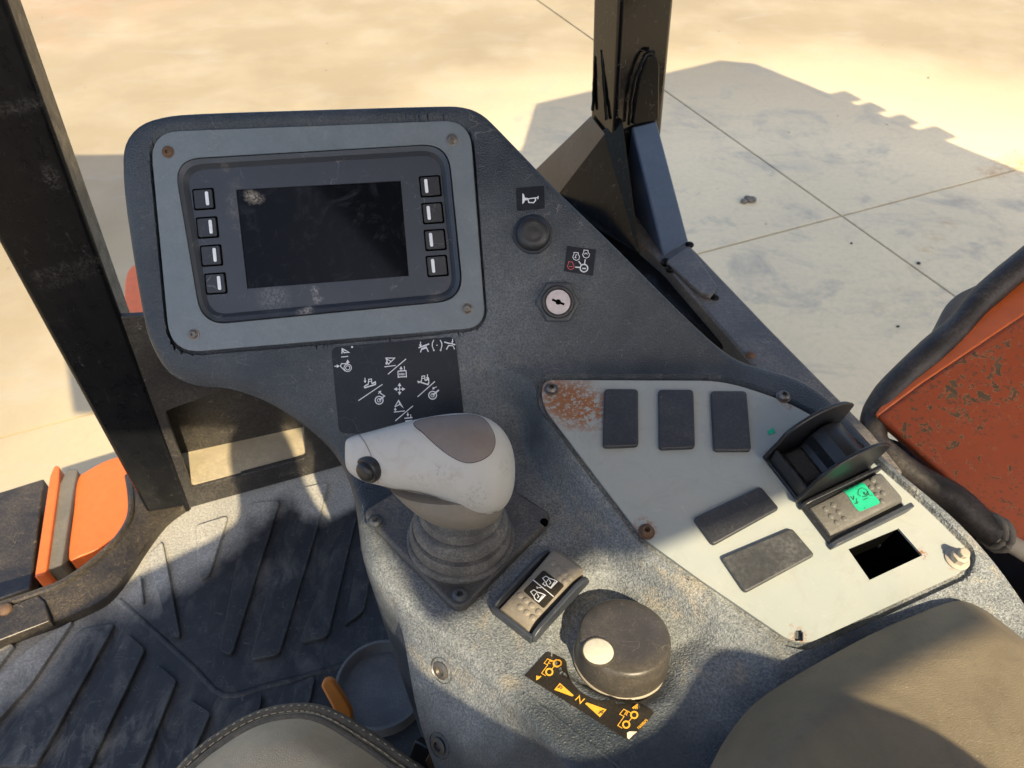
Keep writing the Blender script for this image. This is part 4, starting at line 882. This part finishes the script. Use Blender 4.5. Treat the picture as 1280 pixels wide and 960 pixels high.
# ------------------------------------------------------------------ floor: mat, lip, cup, lever
matp = [(-80, 1200), (-80, 850), (0, 806), (60, 784), (135, 748), (165, 712), (186, 678), (206, 634), (430, 568), (560, 530), (700, 600), (700, 1200)]
fm = thing('floor_mat', hz(250, 800, DECK), 'dark rubber floor mat with raised slanted ribs, partly sunlit', 'floor mat')
obj('mat_sheet', MB().prism([hz(*q, DECK) for q in matp], (0, 0, -.012)), M['mat'], fm, bevel=.002)
Z = zo(0, 540, 1 / .4377)
RIB = [[(-60, 650), (35, 612), (48, 616), (-60, 760)], [(150, 580), (215, 545), (95, 725), (-60, 900), (-60, 760), (70, 640)], [(235, 570), (335, 552), (110, 960), (20, 960), (-40, 960), (0, 905)], [(368, 580), (420, 625), (225, 1040), (120, 1040)], [(455, 668), (510, 714), (380, 1040), (270, 1040)], [(545, 768), (607, 808), (540, 960), (470, 990)], [(672, 795), (752, 752), (745, 800), (640, 850)], [(815, 738), (902, 700), (888, 780), (790, 800)],
       [(425, 360), (468, 318), (520, 595), (490, 588)], [(560, 275), (655, 245), (600, 420), (572, 430)], [(712, 212), (802, 202), (665, 645), (630, 630)], [(838, 172), (938, 150), (905, 290), (800, 642), (718, 658)], [(985, 255), (1020, 245), (938, 592), (858, 608)], [(1045, 260), (1090, 250), (1040, 520), (985, 560)], [(395, 425), (405, 420), (415, 492), (408, 497)]]
for q in RIB:
    pr_ = rnd(Z(q), 6, 3)
    obj('rib', MB().prism([hz(*a, DECK) + np.array([0, 0, .008]) for a in pr_], (0, 0, -.0082)), M['mat'], fm, bevel=.003, seg=2)
crease = [hz(*q, DECK) + np.array([0, 0, -.0035]) for q in cr(Z([(340, 480), (440, 570), (560, 680), (640, 752), (760, 725), (900, 690), (1050, 640)]), 3, False)]
obj('crease', MB().tube(crease, .006, 8), M['mat'], fm, smooth=60)
cp = hz(478, 862, DECK)
cup = tag(obj('floor_cup', MB().lathe(cp, ZV, [(.066, -.005), (.067, .010), (.0645, .022), (.0605, .022), (.0585, .008), (.055, .003), (.0002, .0025)], 48), M['cup'], smooth=40), 'round shallow grey cup set into the floor mat beside the console', 'floor cup')
lp = [(401, 858), (404, 850), (410, 848), (416, 850), (428, 868), (439, 886), (443, 910), (434, 915), (425, 903)]
lv = thing('lever', hz(425, 880, .8), 'orange handled seat lever standing up between seat and console', 'lever')
hpl = (hz(420, 880, .93), np.array([.1, -.6, .79]) / np.linalg.norm([.1, -.6, .79]))
obj('handle', MB().prism([hit(*q, hpl) for q in lp], -hpl[1] * .014), M['handle'], lv, bevel=.004, seg=3)
obj('stem', MB().tube([hit(436, 908, hpl) - hpl[1] * .007, hz(470, 990, .8)], .006, 10), M['plastic'], lv)
# curved steel lip on the left of the floor
outl = cr([(-60, 775), (0, 757), (45, 742), (80, 728), (115, 704), (145, 676), (162, 648), (164, 622), (160, 595)], 4, False); inl = cr([(-60, 838), (0, 803), (60, 780), (100, 764), (133, 746), (160, 713), (178, 685), (205, 650), (235, 628)], 4, False)
lt = [hz(*q, DECK + .03) for q in outl] ; li = [hz(*q, DECK + .018) for q in inl]
lip = thing('floor_edge', hz(80, 745, DECK), 'curved black steel edge of the floor with chipped dusty paint', 'floor edge')
m = MB(); n_ = len(lt); m.add(lt + li, [(i, i + 1, n_ + i + 1, n_ + i) for i in range(n_ - 1)])
m.add([p + np.array([0, 0, 0]) for p in lt] + [p - np.array([0, 0, .12]) for p in lt], [(i, i + 1, n_ + i + 1, n_ + i) for i in range(n_ - 1)])
m.add([p for p in li] + [p - np.array([0, 0, .03]) for p in li], [(i, i + 1, n_ + i + 1, n_ + i) for i in range(n_ - 1)])
obj('edge_plate', m, M['lip'], lip, smooth=40)
obj('edge_trim', MB().tube([p + np.array([0, 0, .001]) for p in lt], .0055, 8), M['lip'], lip)
cov = [hz(*q, DECK + .034) for q in [(-60, 782), (0, 762), (47, 744), (55, 752), (62, 776), (0, 800), (-60, 832)]]
obj('end_cover', MB().prism(cov, (0, 0, -.02)), M['lip'], lip, bevel=.002)
obj('rusty_bolt', MB().lathe(hz(7, 762, DECK + .034), ZV, [(.010, 0), (.010, .003), (.007, .006), (.0002, .0065)], 16), M['rust'], lip, smooth=60)

# ------------------------------------------------------------------ left post and front crossmember
V0 = (hz(211, 645, DECK), np.array([.30, -.954, 0]))          # common vertical plane of post front and crossmember
V0n = V0[1]
def grow(a, b_, z): return a + (b_ - a) * ((z - a[2]) / (b_[2] - a[2]))
pl_, pr2 = hit(184, 642, V0), hit(240, 642, V0); tl, tr = hit(-144, 45, V0), hit(24, 45, V0)
tl, tr = grow(pl_, tl, 2.5), grow(pr2, tr, 2.5)
post = thing('roof_post', pl_, 'scratched glossy black roof post rising at the left edge', 'roof post')
def m_post():
    b = NB('scratched_post_paint'); c = b.mix(b.noise(30, 4), (.003, .0035, .005), (.007, .0075, .009)); fi = b.ramp(b.noise(260, 6, .85), .46, .62)
    for x0, y0, x1, y1, w_ in ((48, 345, 118, 326, .16), (56, 358, 116, 340, .10), (-20, 142, 50, 128, .16), (60, 210, 70, 230, .1)):
        for k in range(5):
            c = b.mix(b.math('MULTIPLY', b.near(hit(x0 + (x1 - x0) * k / 4, y0 + (y1 - y0) * k / 4, V0), .002, .011), b.math('MULTIPLY', fi, w_)), c, (.36, .35, .33))
    v = b.map((40, 40, 9), (0, 0, 0)); c = b.mix(b.math('MULTIPLY', b.math('MULTIPLY', b.ramp(b.noise(2.2, 6, .8, 1.2, v), .60, .66), b.ramp(b.noise(9, 3), .5, .62)), .22), c, (.4, .38, .35))
    c = b.mix(b.math('MULTIPLY', b.scratch(), .08), c, (.35, .33, .3))
    return b.done(c, b.ramp(b.noise(60, 4), .3, .7, .22, .4), b.bump(b.noise(60, 4), .0012, .2), 0, .2)
M['post'] = m_post()
obj('tube', MB().prism([pl_, pr2, tr, tl], -V0n * .06), M['post'], post, bevel=.006, seg=3)
fc = thing('front_crossmember', hz(300, 620, DECK), 'black steel crossmember with an open slot and dusty ledge below the monitor', 'crossmember')
outp = [hit(*q, V0) - V0n * .003 for q in [(196, 648), (150, 398), (190, 396), (330, 370), (470, 400), (500, 562), (420, 586)]]
holep = [hit(*q, V0) - V0n * .003 for q in rnd([(206, 516), (340, 466), (374, 460), (383, 574), (240, 612)], 4, 3)]
obj('front_plate', MB().prismh(outp, [holep], -V0n * .010), M['paint_dusty'], fc, smooth=0, bevel=.0015)
zl = hit(300, 595, V0)[2] - .002
a, b_ = hit(207, 620, V0), hit(520, 560, V0); a[2] = b_[2] = zl
obj('ledge', MB().prism([a - V0n * .009, b_ - V0n * .009, b_ - V0n * .085, a - V0n * .085], (0, 0, -.01)), M['ledge'], fc, smooth=0)
c1, c2 = a - V0n * .085, b_ - V0n * .085
obj('back_plate', MB().prism([c1, c2, c2 + ZV * .26, c1 + ZV * .26], -V0n * .01), M['paint_dusty'], fc, smooth=0)

# ------------------------------------------------------------------ parts in front of the floor on the left
zf = .60
fp = thing('fender_panel', hz(125, 650, zf - .2), 'bright orange curved fender panel beside the left roof post', 'fender')
obj('panel', MB().prism([hz(*q, zf) for q in cr([(86, 697), (92, 640), (97, 600), (108, 589), (135, 575), (160, 572), (185, 600), (172, 640), (158, 658), (130, 682), (100, 695)], 4)], (0, 0, -.07)), M['orange'], fp, bevel=.004, seg=3, smooth=50)
obj('flange', MB().prism([hz(*q, zf + .03) for q in [(164, 628), (171, 640), (172, 662), (166, 676), (163, 650)]], (0, 0, -.05)), M['orange'], fp)
tag(obj('orange_bar', MB().prism([hz(*q, zf + .02) for q in rnd([(43, 722), (62, 596), (68, 582), (74, 582), (73, 600), (57, 716)], 3)], (0, 0, -.05)), M['orange'], bevel=.002), 'narrow upright orange bar left of the grey strip', 'bar')
tag(obj('grey_strip', MB().prism([hz(*q, zf + .01) for q in rnd([(58, 715), (72, 610), (84, 586), (97, 586), (92, 610), (77, 706)], 3)], (0, 0, -.09)), M['cloth'], bevel=.003), 'dusty grey strip between the orange bar and the fender', 'strip')
tag(obj('dark_flap', MB().prism([hz(*q, zf) for q in rnd([(-80, 640), (55, 598), (38, 735), (-80, 775)], 3)], (0, 0, -.03)), M['lip'], bevel=.003), 'dark dusty rubber flap at the far left edge', 'flap')
tag(obj('under_plate', MB().prism([hz(*q, .50) for q in [(-80, 700), (175, 600), (220, 650), (160, 760), (-80, 830)]], (0, 0, -.03)), M['paint'], smooth=0), 'black plate below the orange fender', 'plate')
tag(obj('orange_marker', MB().prism([hz(*q, .62) for q in cr([(155, 372), (157, 345), (165, 332), (178, 333), (200, 345), (205, 420), (175, 408), (160, 395)], 4)], (0, 0, -.06)), M['orange'], bevel=.005, seg=3, smooth=50), 'rounded orange part showing past the left side of the monitor', 'orange part')

# ------------------------------------------------------------------ right post with gussets and side rail
RZ = 1.19
mb0 = C + ray(768, 150) * 1.0; top = C + ray(775, 0) * .895
side = thing('side_rail', hz(860, 330, RZ), 'dusty black steel side rail running behind the console to the right', 'frame rail')
rail = [hz(*q, RZ) for q in [(735, 248), (780, 225), (868, 312), (960, 408), (1090, 540), (1130, 590), (1060, 590), (945, 460), (832, 330)]]
M['rail'] = grime('dusty_rail_paint', (.05, .048, .05), .4, (.46, .40, .34), .7, 14, 300, .1, 300, .4)
obj('rail_beam', MB().prism(rail, (0, 0, -.07)), M['rail'], side, bevel=.003)
obj('inner_rail', MB().prism([hz(*q, RZ - .018) for q in [(730, 252), (770, 270), (880, 385), (938, 445), (925, 449), (860, 396), (742, 290)]], (0, 0, -.03)), M['paint'], side, bevel=.002)
for cx, cy, rr in ((833, 328, .008), (838, 336, .007), (886, 366, .008), (893, 372, .006), (862, 306, .006), (938, 444, .006)):
    p = hz(cx, cy, RZ); obj('weld_bead', MB().ball(p, rr, 6, .7), M['rust'] if cx > 920 else M['paint'], side, smooth=60)
rpost = thing('roof_post', mb0 - ZV * .1, 'black square roof post on two welded gusset legs right of the monitor', 'roof post')
lx, fx = ML * .080, MF * .066
lean = (top - mb0) / (top[2] - mb0[2])
cb = mb0 + lean * (RZ - mb0[2]); ct = mb0 + lean * (2.5 - mb0[2])
obj('tube', MB().prism([cb, cb + lx, cb + lx + fx, cb + fx], ct - cb), M['gloss'], rpost, bevel=.006, seg=3)
def P_(px, py, ref, nn): return hit(px, py, (ref, nn))
nb = -MF                                              # camera side face of the post
a1, a2 = P_(789, 158, mb0 - MF * .002, nb), P_(821, 150, mb0 - MF * .002, nb); b1, b2 = hz(830, 320, RZ + .001), hz(861, 302, RZ + .001)
def leg(a1, a2, b1, b2, th):
    d = np.array([0, 0, -th]); q = [a1, a2, b2, b1]; lo = [np.array([p[0], p[1], RZ]) for p in q]; lo[2] = b2 + d * .0; 
    return MB().add([a1, a2, b2, b1, np.array([a1[0], a1[1], RZ]), np.array([a2[0], a2[1], RZ]), b2 - ZV * .012, b1 - ZV * .012], [(0, 1, 2, 3), (4, 7, 6, 5), (0, 3, 7, 4), (1, 5, 6, 2), (0, 4, 5, 1), (3, 2, 6, 7)])
obj('gusset', leg(a1, a2, b1, b2, .05), M['sky_tint'], rpost, bevel=.003)
foot = [hz(*q, RZ + .006) for q in rnd([(832, 326), (862, 306), (897, 358), (890, 370), (876, 366)], 5, 3)]
obj('gusset_foot', MB().prism(foot, (0, 0, -.006)), M['rail'], rpost, bevel=.002)
nl = -ML
a1, a2 = P_(739, 143, mb0 - ML * .002, nl), P_(757, 166, mb0 - ML * .002, nl); b1, b2 = hz(668, 212, RZ - .02), hz(698, 240, RZ - .02)
M['tan'] = grime('tan_reflection_paint', (.13, .105, .078), .45, (.40, .33, .24), .6, 12, 300)  # dusty tan standing in for sunlit ground mirrored in black paint
obj('gusset', leg(a1, a2, b1, b2, .05), M['tan'], rpost, bevel=.003)
obj('gusset_web', MB().prism([a2 + MF * .004, b2 - ZV * .004, hz(706, 262, RZ), hz(800, 318, RZ), mb0 + ML * .01 - MF * .004], MF * .004), M['paint'], rpost, smooth=0)
for pa, pb in (((752, 62), (758, 150)), ((744, 70), (741, 138)),):
    obj('weld_bead', MB().tube([P_(*q, mb0 - ML * .003, nl) for q in cr([pa, ((pa[0] + pb[0]) / 2, (pa[1] + pb[1]) / 2), pb], 6, False)], .0022, 8, jit=.5), M['paint'], rpost, smooth=60)
obj('gusset_plate', MB().prism([P_(*q, mb0 - MF * .001, nb) - MF * .004 for q in rnd([(788, 156), (796, 100), (808, 68), (818, 66), (823, 78), (822, 150)], 6, 4)], MF * .006), M['paint'], rpost, bevel=.0025)
obj('weld_bead', MB().tube([P_(*q, mb0 - MF * .006, nb) for q in cr([(786, 156), (790, 118), (798, 88), (808, 68), (818, 66)], 6, False)], .0024, 8, jit=.6), M['paint'], rpost, smooth=60)

# ------------------------------------------------------------------ engine hood, hose and rod on the right
hp = hz(1097, 520, 1.20); hn = np.array([-.22, -.52, .83]); hn /= np.linalg.norm(hn); HP = (hp, hn)
hood = thing('engine_hood', hp - ZV * .2, 'orange steel cover with pitted rusting paint, to the right of the console', 'engine cover')
fcp = [hit(*q, HP) for q in [(1097, 520), (1152, 479), (1280, 393), (1420, 300), (1420, 820), (1330, 735), (1240, 648)]]
obj('side_face', MB().prism(fcp, -hn * .02), M['hood'], hood, bevel=.004, seg=3)
ed = fcp[2] - fcp[1]; ed /= np.linalg.norm(ed); wv = np.array([.05, .9, .1]); wv -= ed * np.dot(wv, ed); wv /= np.linalg.norm(wv)
n2_ = np.cross(ed, wv); n2_ /= np.linalg.norm(n2_)
e0 = [p - hn * .001 for p in fcp[:4]]
obj('top_face', MB().prism([e0[0], e0[1], e0[2], e0[3], e0[3] + wv * .060, e0[2] + wv * .046, e0[1] + wv * .022, e0[0] + wv * .004], -n2_ * .01 if n2_[2] > 0 else n2_ * .01), M['orange'], hood, bevel=.003)
hpts = [hit(x, y, HP) + wv * o - hn * d_ for x, y, o, d_ in [(1420, 225, .01, .01), (1350, 285, .01, .01), (1285, 338, .01, .01), (1240, 378, .01, .012), (1208, 412, .008, .012), (1168, 446, .006, .012), (1125, 484, .004, .014), (1101, 518, 0, .02), (1098, 548, 0, .014), (1116, 575, 0, .0), (1150, 600, 0, -.004), (1190, 625, 0, -.004), (1222, 652, 0, -.004), (1245, 668, 0, -.004)]]
hps = cr(hpts, 6, False); rr = [.0142 + .0007 * math.sin(i * .5) + .0010 * math.sin(i * .19 + 1) for i in range(len(hps))]
tag(obj('wrapped_hose', MB().tube(hps, rr, 20, jit=.03), M['hose'], smooth=70), 'black wrapped hose bent round the corner of the orange cover', 'hose')
HR = (HP[0] + hn * .006, hn)
rd = thing('control_rod', hit(1255, 672, HR), 'pale dusty rod with a wrapped end in front of the orange cover', 'rod')
obj('rod', MB().tube([hit(1238, 664, HR), hit(1300, 702, HR), hit(1380, 750, HR)], .0085, 16), M['rod'], rd)
for dx in (0, 7): obj('wire_wrap', MB().tube([hit(1240 + dx, 664 + dx * .6, HR) + (RX * math.cos(a) * .4 + np.cross(RX, ray(1240, 664)) * 0 + UP * math.sin(a) - FW * math.cos(a) * .8) * .014 for a in [6.2832 * i / 18 for i in range(18)]], .0042, 8, True, jit=.4), M['cloth'], rd, smooth=60)
tag(obj('dusty_cover', MB().prism([hz(*q, 1.20) for q in cr([(1166, 440), (1170, 412), (1180, 385), (1196, 367), (1222, 354), (1262, 336), (1300, 330), (1290, 400), (1220, 440)], 3)], (0, 0, -.05)), M['cloth'], bevel=.006, seg=3), 'grey dusty leather flap showing behind the black hose', 'flap')
tag(obj('lower_cover', MB().prism([hz(*q, 1.12) for q in [(1085, 540), (1150, 560), (1420, 760), (1420, 960), (1290, 780), (1180, 640)]], (0, 0, -.05)), M['paint'], smooth=0), 'black inner panel below the orange cover', 'panel')
# unseen rear body behind the seat, added to cut ground bounce and reflections
eb = thing('rear_blocker', np.array([.4, -1.2, .3]), 'unseen black rear body behind the seat, added to block bounced light', 'engine housing')
ec = np.array([.42, -1.25, .7])
obj('housing', MB().box(ec, ML * .85, MF * .55, ZV * .42), M['paint_dusty'], eb, bevel=.03, seg=3)
obj('deck_plate', MB().box(np.array([.1, -.1, DECK - .03]) , ML * .75, MF * .75, ZV * .012), M['paint_dusty'], eb)
# brackets under the console
br = thing('seat_bracket', hz(530, 960, .85), 'black bracket with a dirty bolt below the console side', 'bracket')
bpl = (hz(530, 950, .95), np.array([-.5, -.6, .6]) / np.linalg.norm([-.5, -.6, .6]))
obj('bracket_plate', MB().prism([hit(*q, bpl) for q in [(505, 960), (518, 925), (545, 940), (560, 1000), (500, 1020)]], -bpl[1] * .012), M['plastic'], br, bevel=.002)
obj('bolt', MB().lathe(hit(547, 950, bpl), bpl[1], [(.010, 0), (.010, .007), (.008, .009), (.0002, .009)], 6), M['rust'], br, smooth=20)

# ------------------------------------------------------------------ unseen cab roof above the camera, shaped to cast the shade
def back(p, z): return np.array(p) + np.array(SUND) * ((z - p[2]) / SUND.z)
ZR = 2.52
fA = back(hz(60, 198, 0), ZR); fB = back(hz(905, 78, 0), ZR); fB2 = back(hz(948, 82, 0), ZR); gR = back(hz(1285, 218, 0), ZR)
rA = back(hit(600, 770, P3), ZR); rB = back(hit(1090, 588, P2), ZR)
fl = (fB - fA) / np.linalg.norm(fB - fA); rl = (rB - rA) / np.linalg.norm(rB - rA); rrt = (gR - fB2) / np.linalg.norm(gR - fB2)
fl_ = fA + (fA - fB) * .01
rear_r = rA + rl * 2.6; rear_l = rA - rl * 1.0
rq = lambda x, y: np.array([x, y, ZR]); st_ = rA - rl * .04
roofp = [fA, back(hz(655, 192, 0), ZR), back(hz(673, 133, 0), ZR), fB, fB2, gR, gR + rrt * .5, rq(3.6, -1.4), rq(1.2, -1.4), rq(1.07, -.98), rA + rl * .46, st_, rq(.50, -.95), rq(.43, -.86), rq(-.25, -.87), rq(-.58, -.24)]  # outline traced back from shadow edges, stepped and extended to place the shade
rf = thing('cab_roof', np.mean(roofp, 0), 'unseen flat grey cab roof, its outline shaped to cast the shade', 'roof')
obj('roof_panel', MB().prism(roofp, (0, 0, .04)), M['roof'], rf, smooth=0, bevel=.01)
for q in (1068, 1105, 1145, 1185):  # boxes added only to step the edge of the roof's shadow
    tt = (q - 940) / 345; p = fB2 + (gR - fB2) * tt + np.array([.03, .02, .02])
    kk = random.uniform(.6, 1.5); obj('shadow_notch_box', MB().box(p, ML * .05 * kk, MF * .035, ZV * .03 * kk), M['paint'], rf, bevel=.01)
